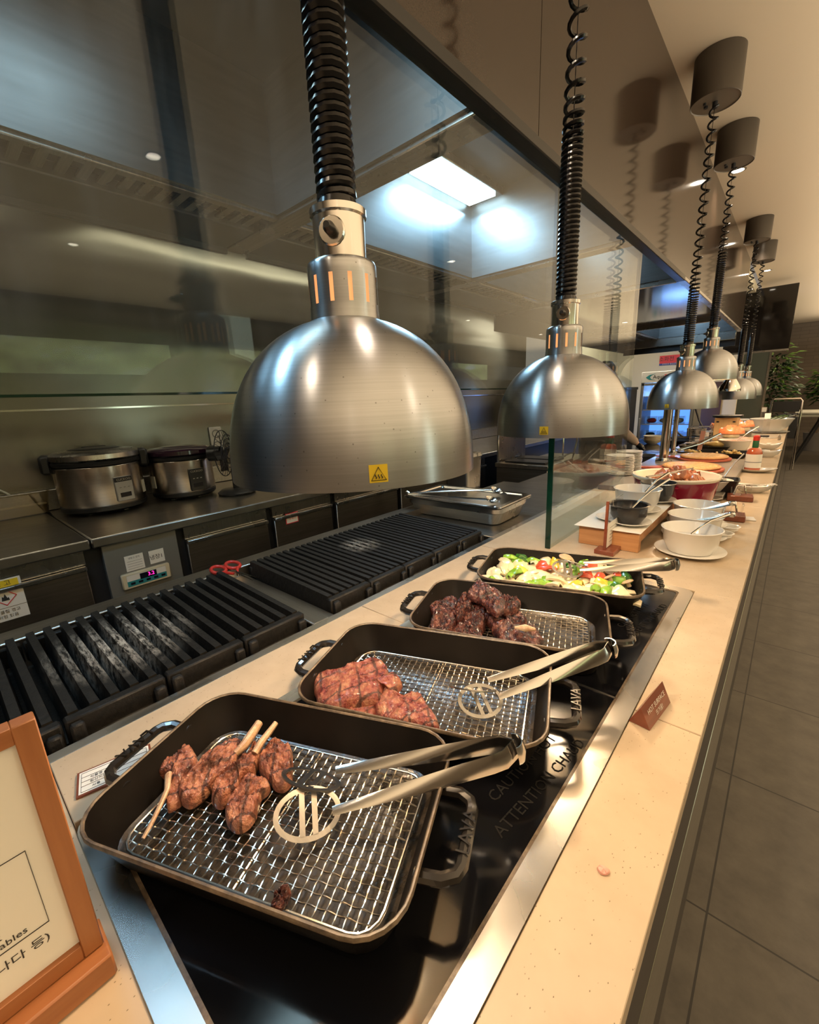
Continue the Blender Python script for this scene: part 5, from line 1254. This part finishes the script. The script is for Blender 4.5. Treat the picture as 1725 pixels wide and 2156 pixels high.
# trays of potatoes
for i, (px, py, w_, h_, z, lb) in enumerate(((1500, 952, .50, .27, .905, 'wide black baking tray with two heaps of potato wedges'), (1484, 939, .40, .24, .905, 'second black baking tray, just behind the wide one'))):
    c = Z(px, py, z+.03); t = thing('baking_tray', lb, 'tray', (c.x, c.y+.03, z), -.05)
    part('shell', MB().loft([rrect(w_-.05, h_-.05, .02, 0), rrect(w_, h_, .03, .035), rrect(w_-.008, h_-.008, .03, .035), rrect(w_-.05, h_-.05, .02, .008)]), 'iron', t)
    if i == 0: tc_ = V(c.x, c.y+.03, z)
    else: tc2 = V(c.x, c.y+.03, z)
fm_ = [MB().box(-.022, .022, -.007, .007, 0, .012, .003).mesh('potato_wedge'), MB().box(-.017, .017, -.009, .006, 0, .014, .004).mesh('potato_wedge')]
for me in fm_: me.materials.append(M['fry'])
for i in range(44):
    lf_ = i % 2; r = random.random()
    o = bpy.data.objects.new('potato_wedge', fm_[i % 2]); COL.objects.link(o)
    o.location = tc_+V((-.14 if lf_ == 0 else .12)+random.gauss(0, .03 if lf_ == 0 else .045), random.gauss(0, .03), .010+.022*r); o.rotation_euler = (random.uniform(-.5, .5), random.uniform(-.4, .4), random.uniform(0, 6))
    tagit(o, 'golden potato wedge in the %s heap on the wide black tray' % ('left' if lf_ == 0 else 'right'), 'potato wedge', 'potato wedges, %s heap' % ('left' if lf_ == 0 else 'right'))
solid('roast_piece', MB().blob((0, 0, 0), (.10, .05, .03), 20, .15, 4), 'fry', 'pile of sliced golden roast on the second black tray', 'food', None, tc2+V(.10, 0, .045))
c = Z(1478, 942, .95); mk = thing('name_stick', 'tall narrow paper name tag standing among the trays', 'sign', (c.x, c.y-.12, .942)); part('paper', MB().box(-.017, .017, -.001, .001, 0, .16, 0, Matrix.Rotation(.08, 4, 'Y')), 'pink', mk)
t = thing('serving_tongs', 'steel tongs leaning over the left end of the black trays', 'tongs', Z(1430, 945, .96)); part('arm', MB().tube([V(0, 0, 0), V(.12, .1, .05), V(.26, .18, .12)], .006, 6), 'tong', t); part('arm', MB().tube([V(0.02, -.05, 0), V(.14, .07, .04), V(.26, .18, .12)], .006, 6), 'tong', t); part('spoon_end', MB().blob((0, 0, 0), (.035, .02, .008), 12, .05), 'tong', t)
c = Z(1546, 940, .93); bowl('serving_bowl', 'wide white bowl of orange slices behind the trays', (c.x, c.y, .9), .09, .125, .09, 'ceramic', inner=(.08, .11, 'salmon'))
spoon('steel spoon leaning up out of the wide white bowl', (c.x+.02, c.y, .98), (c.x+.15, c.y+.1, 1.10), .02)
# glazed slices on mash towers
for i, (px, py, z, lb) in enumerate(((1517, 905, .99, 'orange glazed portion on the left white plate'), (1562, 902, .99, 'orange glazed portion on the right white plate'), (1538, 917, .98, 'orange glazed portion on the front white plate'))):
    c = Z(px, py, z); c.z = z
    solid('display_stand', MB().cyl(.10, .0, z-.935, 28), 'slab_grey', 'round stand under the ' + lb[22:], 'stand', None, V(c.x, c.y, .9005))
    saucer('white plate holding the ' + lb, V(c.x, c.y, z-.034), .15)
    t = thing('glazed_portion', lb, 'food', (c.x, c.y, z-.026)); part('mash', MB().blob((0, 0, .03), (.08, .07, .035), 16, .1, i), 'onion', t)
    part('slices', slab(MB(), [(math.cos(a)*.105*(1+.15*math.sin(3*a+i)), math.sin(a)*.085) for a in [2*PI*k/10 for k in range(10)]], .045, .05, 28, 8, .3, i+3), 'salmon', t)
bx = thing('wooden_box', 'tall pale wooden box with a dark round lid behind the plates', 'box', (-.535, 5.75, .9))
part('box', MB().box(-.10, .10, -.10, .10, .001, .245, .004), 'wood_birch', bx); part('lid', MB().cyl(.135, .246, .266, 36), 'black_plastic', bx)
for q in (-.07, .07): part('slot', MB().box(q-.012, q+.012, -.102, -.099, .195, .21), 'black_plastic', bx)
solid('wire_basket', MB().tube([V(-.09, 0, 0), V(-.09, 0, .16), V(.09, 0, .16), V(.09, 0, 0)], .004, 6, True).tube([V(-.09, .08, 0), V(-.09, .08, .16), V(.09, .08, .16), V(.09, .08, 0)], .004, 6, True).tube([V(-.09, 0, .12), V(.09, 0, .12)], .002, 5).tube([V(-.09, 0, .08), V(.09, 0, .08)], .002, 5).tube([V(-.09, 0, .04), V(.09, 0, .04)], .002, 5).tube([V(-.09, 0, .16), V(-.09, .08, .16)], .003, 5).tube([V(.09, 0, .16), V(.09, .08, .16)], .003, 5), 'steel', 'small wire basket left of the pale wooden box', 'basket', None, V(-.72, 5.45, .905))
c = Z(1608, 905, .93); bowl('salad_bowl', 'big flared white salad bowl with tongs near the counter end', (-.205, 6.85, .918), .10, .215, .15, 'ceramic', inner=(.12, .19, 'leaf_l'), lip=.01)
saucer('wide white plate under the big salad bowl', V(-.205, 6.85, .9), .19)
bowl('salad_bowl', 'big white bowl of pale sprouts behind the salad bowl', (-.50, 7.15, .9), .10, .19, .14, 'ceramic', inner=(.13, .17, 'onion'), lip=.01)
for i in range(3):
    t = thing('salad_tongs', ['black handled tongs in the salad bowl, left', 'black handled tongs in the salad bowl, middle', 'black handled tongs in the salad bowl, right'][i], 'tongs', (-.22+i*.05, 6.85, 1.04))
    part('arm', MB().tube([V(-.05, 0, 0), V(.06, .02, .05), V(.14, .02, .07)], [.006, .008, .010], 6), 'tong', t); part('grip', MB().tube([V(.06, .02, .055), V(.15, .02, .08)], .010, 6), 'black_plastic', t)
for i, (x, y) in enumerate(((-.22, 6.2), (-.33, 7.9))):
    t = thing('menu_card', ['clear upright menu card before the big salad bowl', 'clear upright menu card beyond the big salad bowl'][i], 'sign', (x, y, .9)); part('foot', MB().box(-.04, .04, -.03, .03, .001, .02, .003), 'black_plastic', t); part('acrylic_pane', MB().box(-.03, .03, -.003, .003, .02, .27), 'clear', t); part('paper_insert', MB().box(-.026, .026, -.004, -.0032, .20, .26), 'paper', t)
t = thing('serving_clip', 'steel clip stand lying near the aisle edge before the salad bowl', 'clip', (-.15, 5.9, .9)); part('bar', MB().tube([V(-.09, 0, .02), V(.06, 0, .02)], .007, 8), 'steel', t); part('jaw', MB().box(.05, .075, -.02, .02, .001, .055, .004), 'steel', t)
for i, y in enumerate((8.3, 8.9)): solid('serving_plate', MB().lathe([(0, 0.001), (.10, .001), (.14, .02), (.10, .008), (0, .006)], 32), 'ceramic', ['white plate past the salad bowls', 'white plate at the very end of the counter'][i], 'plate', None, V(-.4+i*.1, y, .9))
# ================================================================ kitchen island behind the pizzas
isl = thing('induction_counter', 'black topped cooking counter behind the pizzas', 'counter', (0, 0, 0))
part('top', MB().box(-1.40, -.86, 4.58, 7.2, .845, .87, .003), 'hob', isl); part('body', MB().box(-1.38, -.88, 4.60, 7.18, .01, .845), 'steel_dark', isl); part('steel_edge', MB().box(-1.405, -.855, 4.575, 4.585, .84, .872), 'trim_steel', isl)
c = Z(1373, 934, .87)
for k in range(3): bowl('soup_bowl', ['yellowish bowl at the bottom of the short stack on the black counter', 'yellowish bowl in the middle of the short stack on the black counter', 'yellowish bowl on top of the short stack on the black counter'][k], (c.x, c.y, .871+k*.022), .055, .095, .045, 'cream_enamel', group='yellowish bowls in a short stack')
for i, (px, py) in enumerate(((1432, 932), (1452, 926))):
    c = Z(px, py, .88); t = thing('frying_pan', ['black frying pan on the cooking counter, nearer', 'black frying pan on the cooking counter, farther'][i], 'frying pan', (c.x, c.y, .8713), 2.3)
    part('pan', MB().lathe([(0, 0), (.11, 0), (.14, .04), (.135, .04), (.105, .006), (0, .006)], 36), 'iron', t); part('handle', MB().tube([V(.13, 0, .035), V(.22, 0, .07), V(.32, 0, .12)], [.010, .010, .012], 8), 'black_plastic', t)
c = Z(1462, 925, .87); t = thing('saucepan', 'steel saucepan with a long black handle pointing up', 'saucepan', (c.x, c.y+.1, .8713))
part('pan', MB().lathe([(0, 0), (.085, 0), (.095, .01), (.10, .12), (.103, .122), (.097, .12), (.09, .01), (0, .008)], 36), 'steel', t); part('handle', MB().tube([V(.05, .08, .12), V(.0, .12, .20), V(-.06, .14, .36)], [.010, .011, .013], 8), 'black_plastic', t)
# glass door fridge
fy = 7.55; q0 = Y(1347, 800, fy); q1 = Y(1342, 935, fy)
fr0 = -1.845; FW = .74; FZ = 1.73
f = thing('display_fridge', 'glass door drinks fridge lit blue inside, with a brand name on top', 'fridge', (fr0, fy, 0))
part('side_wall', MB().box(0, .045, 0, .6, .05, FZ, .004), 'grey_panel', f); part('side_wall', MB().box(FW-.045, FW, 0, .6, .05, FZ, .004), 'grey_panel', f)
part('back_wall', MB().box(.045, FW-.045, .56, .58, .05, FZ-.15), 'fridge_glow', f); part('floor_pan', MB().box(.045, FW-.045, .02, .58, .05, .25), 'grey_panel', f)
hd = part('header', MB().box(0, FW, -.01, .6, FZ-.16, FZ, .006), 'ceramic', f)
text(hd, 'Aqua', .075, (.235, -.0115, FZ-.08), (1, 0, 0), (0, 0, 1), 'ink', .0003); text(hd, 'FINE', .078, (.385, -.0115, FZ-.08), (1, 0, 0), (0, 0, 1), 'red_sign', .0003)
part('blue_swoosh', MB().prism([(.03, -.0), (.08, .035), (.17, .05), (.11, .03), (.085, 0), (.11, -.03), (.17, -.045), (.08, -.035)], 0, .001, Matrix(((1, 0, 0, .03), (0, 0, -1, -.0105), (0, 1, 0, FZ-.08), (0, 0, 0, 1)))), 'teal', hd)
dr = part('door', MB().box(.02, .05, -.03, -.002, .20, FZ-.165, .003).box(FW-.05, FW-.02, -.03, -.002, .20, FZ-.165, .003).box(.02, FW-.02, -.03, -.002, .20, .24).box(.02, FW-.02, -.03, -.002, FZ-.20, FZ-.165), 'grey_plastic', f)
part('door_glass', MB().box(.05, FW-.05, -.02, -.014, .24, FZ-.20), 'clear', dr); part('door_handle', MB().box(.022, .04, -.06, -.03, .75, 1.05, .005), 'grey_plastic', dr)
for z in (.50, .72, .94, 1.16, 1.36):
    part('shelf', MB().box(.05, FW-.05, .03, .55, z, z+.012), 'ceramic', f)
light('AREA', 'fridge_light', (fr0+FW/2, fy+.3, 1.46), 9, (.35, .6, 1), .5, .3)
cols_ = ['leaf', 'paper', 'red', 'pepper_y', 'leaf_l', 'paper', 'onion']
for i, (z, xx) in enumerate([(z, x) for z in (.735, .955, 1.175) for x in (.15, .33, .52)]):
    t = thing('food_box', 'food container on the fridge shelf, ' + ['lowest', 'middle', 'top'][i//3] + ' row, ' + ['left', 'middle', 'right'][i % 3], 'food container', (fr0+xx, fy+.2, z-.002))
    part('tub', MB().box(-.08, .08, -.08, .08, 0, .11, .01), 'clear_tub', t); part('contents', MB().blob((0, 0, .045), (.068, .068, .038), 14, .1, i), cols_[(i*3) % 7], t)
M['blue_sign'] = plain('blue_sign', (.04,.06,.3), .5)
# signs on the kitchen wall
p = Y(1411, 758, 8.99)
t = thing('wall_sign', 'red and blue sign with white lettering on the cream wall over the fridge', 'sign', (p.x, 8.995, p.z)); part('plate', MB().box(-.16, .16, -.012, .0, -.05, .08), 'red_sign', t); part('blue_strip', MB().box(-.16, .16, -.0125, .0, -.08, -.05), 'blue_sign', t); text(t, '소화전 →', .085, (0, -.0135, .018), (1, 0, 0), (0, 0, 1), 'ink', .0005); text(t, '관계자외 출입금지', .03, (0, -.0135, -.065), (1, 0, 0), (0, 0, 1), 'white_ink', .0005)

struct('door_1', MB().box(-1.35, -.95, 8.96, 8.99, 0, 1.55), 'brown_door')
p = Z(1320, 905, .9)
tall = boxthing('tall_cabinet', 'tall dark cabinet between the cook and the lit fridge', 'cabinet', -2.55, -1.93, 7.1, 7.7, 1.52, 'kick', 'kick')
# ---------------------------------------------------------------- the cook
def skin(name, verts, edges, radii, mat, parent=None, sub=2):
    me = bpy.data.meshes.new(name); me.from_pydata([tuple(v) for v in verts], edges, []); o = bpy.data.objects.new('tmp', me); COL.objects.link(o)
    o.modifiers.new('s', 'SKIN'); 
    for i, r in enumerate(radii):
        sv = me.skin_vertices[0].data[i]; sv.radius = r if isinstance(r, tuple) else (r, r); sv.use_root = (i == 0)
    md = o.modifiers.new('d', 'SUBSURF'); md.levels = sub
    dg = bpy.context.evaluated_depsgraph_get(); dg.update(); m2 = bpy.data.meshes.new_from_object(o.evaluated_get(dg)); bpy.data.objects.remove(o)
    m2.materials.clear(); m2.materials.append(M[mat])
    for f_ in m2.polygons: f_.use_smooth = True
    m2.name = name; r_ = bpy.data.objects.new(name, m2); COL.objects.link(r_)
    if parent: r_.parent = parent
    return r_
HX = Z(1356, 940, .90); base = V(-1.60, HX.y-.05, 0)
pers = thing('person', 'cook in a beige jacket and black gloves reaching over the black counter', 'person', base)
hand = HX-base+V(-.05, 0, .012)
vs = [V(0, 0, .96), V(.02, 0, 1.12), V(.04, 0, 1.30), V(.05, 0, 1.40), V(.055, 0, 1.47), V(.07, 0, 1.56), V(.075, 0, 1.66),
      V(.04, .10, .90), V(.05, .11, .50), V(.02, .11, .09), V(.14, .11, .04), V(.04, -.10, .90), V(.05, -.11, .50), V(.02, -.11, .09), V(.14, -.11, .04),
      V(.06, -.17, 1.38), V(.16, -.17, 1.16), hand, V(.06, .17, 1.38), V(.10, .20, 1.14), V(.26, .14, 1.02)]
vs[16] = (vs[15]+hand)/2+V(-.03, 0, -.02)
ed = [(0, 1), (1, 2), (2, 3), (3, 4), (4, 5), (5, 6), (0, 7), (7, 8), (8, 9), (9, 10), (0, 11), (11, 12), (12, 13), (13, 14), (3, 15), (15, 16), (16, 17), (3, 18), (18, 19), (19, 20)]
rd = [(.13, .16), (.12, .15), (.12, .17), (.09, .14), .055, .085, .08, .085, .06, .045, .04, .085, .06, .045, .04, .055, .045, .028, .055, .045, .028]
skin('body', vs, ed, rd, 'skin', pers)
skin('jacket', [v for v in vs[:4]]+[vs[15], vs[16], vs[16].lerp(hand, .95), vs[18], vs[19], vs[19].lerp(vs[20], .86)], [(0, 1), (1, 2), (2, 3), (3, 4), (4, 5), (5, 6), (3, 7), (7, 8), (8, 9)], [(.16, .19), (.14, .17), (.14, .19), (.10, .15), .066, .060, .046, .066, .056, .044], 'sleeve', pers)
skin('trousers', [V(0, 0, .94)]+vs[7:10]+vs[11:14], [(0, 1), (1, 2), (2, 3), (0, 4), (4, 5), (5, 6)], [(.15, .17), .10, .08, .06, .10, .08, .06], 'black_plastic', pers)
part('hair', MB().blob((.062, 0, 1.685), (.098, .092, .085), 20, .05), 'hair', pers)
part('nose', MB().blob((.165, 0, 1.62), (.016, .012, .02), 8, .0), 'skin', pers)
for q in (-1, 1): part('ear', MB().blob((.07, q*.088, 1.62), (.016, .008, .026), 8, 0), 'skin', pers); part('eye', MB().blob((.148, q*.032, 1.645), (.008, .010, .006), 8, 0), 'black_plastic', pers)
part('mouth', MB().blob((.150, 0, 1.575), (.006, .022, .004), 8, 0), 'maroon', pers)
def glove(hp, dirx, parent):
    d = dirx.normalized(); sd = d.cross(V(0, 0, 1)).normalized(); vs = [hp-d*.03, hp+d*.01, hp+d*.05]; ed = [(0, 1), (1, 2)]; rd = [(.026, .03), (.022, .038), (.016, .036)]
    for k, (o_, L) in enumerate(((-.030, .062), (-.010, .075), (.011, .072), (.031, .056))):
        b = len(vs); vs += [hp+d*.06+sd*o_, hp+d*(.06+L*.5)+sd*o_*1.15+V(0, 0, .004), hp+d*(.06+L)+sd*o_*1.2-V(0, 0, .014)]; ed += [(2, b), (b, b+1), (b+1, b+2)]; rd += [.010, .009, .008]
    b = len(vs); vs += [hp+d*.02+sd*.045, hp+d*.055+sd*.062-V(0, 0, .008)]; ed += [(1, b), (b, b+1)]; rd += [.011, .009]
    skin('glove', vs, ed, rd, 'glove', parent, 1)
glove(hand, hand-vs[16], pers); glove(vs[20], vs[20]-vs[19], pers)
# ================================================================ far end of the dining room
M['trunk'] = plain('trunk', (.10, .07, .045), .8); M['part_glass'] = plain('smoked_green_glass', (.10, .12, .11), .12)
t = thing('wall_screen', 'large dark glossy screen panel hung high at the end of the bulkhead', 'screen', (-.55, 8.05, 2.30)); part('panel', MB().box(-.37, .37, 0, .08, -.37, .44, .004), 'screen', t); part('lower_trim', MB().box(-.37, .37, -.004, .084, -.395, -.371), 'steel', t)
t = thing('glass_partition', 'greenish glass partition standing behind the farthest heat lamp', 'partition', (-.62, 9.7, 0)); part('pane', MB().box(-.2, .17, -.01, .01, .9, 2.25), 'part_glass', t); part('post', MB().box(.17, .20, -.02, .02, 0.001, 2.25), 'steel_dark', t)
def plant(label, x, y, zc, rx, rz_, n, seed, mats=('leaf', 'leaf_l')):
    rnd = random.Random(seed); t = thing('potted_plant', label, 'plant', (x, y, 0))
    part('planter', MB().lathe([(0, .001), (.15, .001), (.20, .38), (.205, .40), (.18, .40), (0, .36)], 28), 'pot', t)
    part('trunk', MB().tube([V(0, 0, .3), V(.03, 0, .8), V(-.02, .02, 1.2), V(.02, 0, zc)], [.03, .026, .02, .012], 8), 'trunk', t)
    for mi, mt in enumerate(mats):
        mb = MB()
        for i in range(int(n*(.8 if mi == 0 else .2))):
            a = rnd.uniform(0, 6.28); e = rnd.uniform(-1, 1); rr_ = rnd.random()**.4
            c = V(math.cos(a)*math.sqrt(1-e*e)*rx*rr_, math.sin(a)*math.sqrt(1-e*e)*rx*rr_, zc+e*rz_*rr_+(.2 if mi else 0))
            d = (V(math.cos(a), math.sin(a), rnd.uniform(-.4, .5))).normalized(); s_ = d.cross(V(0, 0, 1)).normalized(); u_ = s_.cross(d); L = rnd.uniform(.09, .17); w_ = L*.22
            mb.add([c, c+d*L*.4+s_*w_-u_*.01, c+d*L*.45+u_*.012, c+d*L*.4-s_*w_-u_*.01, c+d*L-u_*.03], [(0, 1, 2), (0, 2, 3), (1, 4, 2), (2, 4, 3)])
        part('foliage', mb, mt, t)
p = Y(1628, 815, 10.6); plant('leafy dark green potted plant behind the end of the counter', p.x, 10.6, 1.45, .34, .62, 520, 3)
p = Y(1722, 815, 13.2); plant('second potted plant at the right edge of the picture', p.x+.10, 13.2, 1.35, .26, .35, 300, 5)
p = Y(1657, 850, 10.0)
t = thing('folding_chair', 'black folding chair with a steel frame leaning at the end wall', 'chair', (p.x, 10.0, 0))
part('frame', MB().tube([V(-.22, 0, .02), V(-.20, 0, 1.18), V(-.17, 0, 1.22), V(.17, 0, 1.22), V(.20, 0, 1.18), V(.22, 0, .02)], .014, 8), 'chrome', t)
part('backrest', MB().box(-.18, .18, -.012, .012, 1.0, 1.18, .01), 'dark_cloth', t); part('seat', MB().box(-.18, .18, -.03, -.005, .55, .92, .01), 'dark_cloth', t); part('rear_leg', MB().tube([V(-.19, -.10, .02), V(-.19, 0, .8)], .010, 6), 'chrome', t); part('rear_leg', MB().tube([V(.19, -.10, .02), V(.19, 0, .8)], .010, 6), 'chrome', t)
p = Y(1702, 866, 11.2)
t = thing('slatted_table', 'white slatted table top on dark crossed legs at the right edge', 'table', (p.x+.32, p.y, p.z-.70))
for q in range(9): part('slat', MB().box(-.5, .5, -.50+q*.115, -.40+q*.115, .68, .71, .004), 'white_plastic', t)
part('apron', MB().box(-.48, .48, -.45, .45, .62, .68, .004), 'white_plastic', t)
for i in (-1, 1):
    for j in (-1, 1): part('leg', MB().tube([V(i*.4, j*.38, .72-p.z), V(i*.1, j*.38, .62)], .018, 6), 'dark_cloth', t)
t2 = thing('slatted_chair', 'white slatted chair back showing above the white table', 'chair', (p.x+.85, p.y+.75, 0))
for q in range(7): part('back_slat', MB().box(-.18+q*.052, -.14+q*.052, -.02, .02, .45, 1.02, .004, Matrix.Rotation(.12, 4, 'X')), 'white_plastic', t2)
part('seat', MB().box(-.22, .22, -.22, .22, .42, .46, .01), 'white_plastic', t2)
for i in (-1, 1):
    for j in (-1, 1): part('leg', MB().tube([V(i*.2, j*.2, .01), V(i*.19, j*.19, .42)], .014, 6), 'dark_cloth', t2)
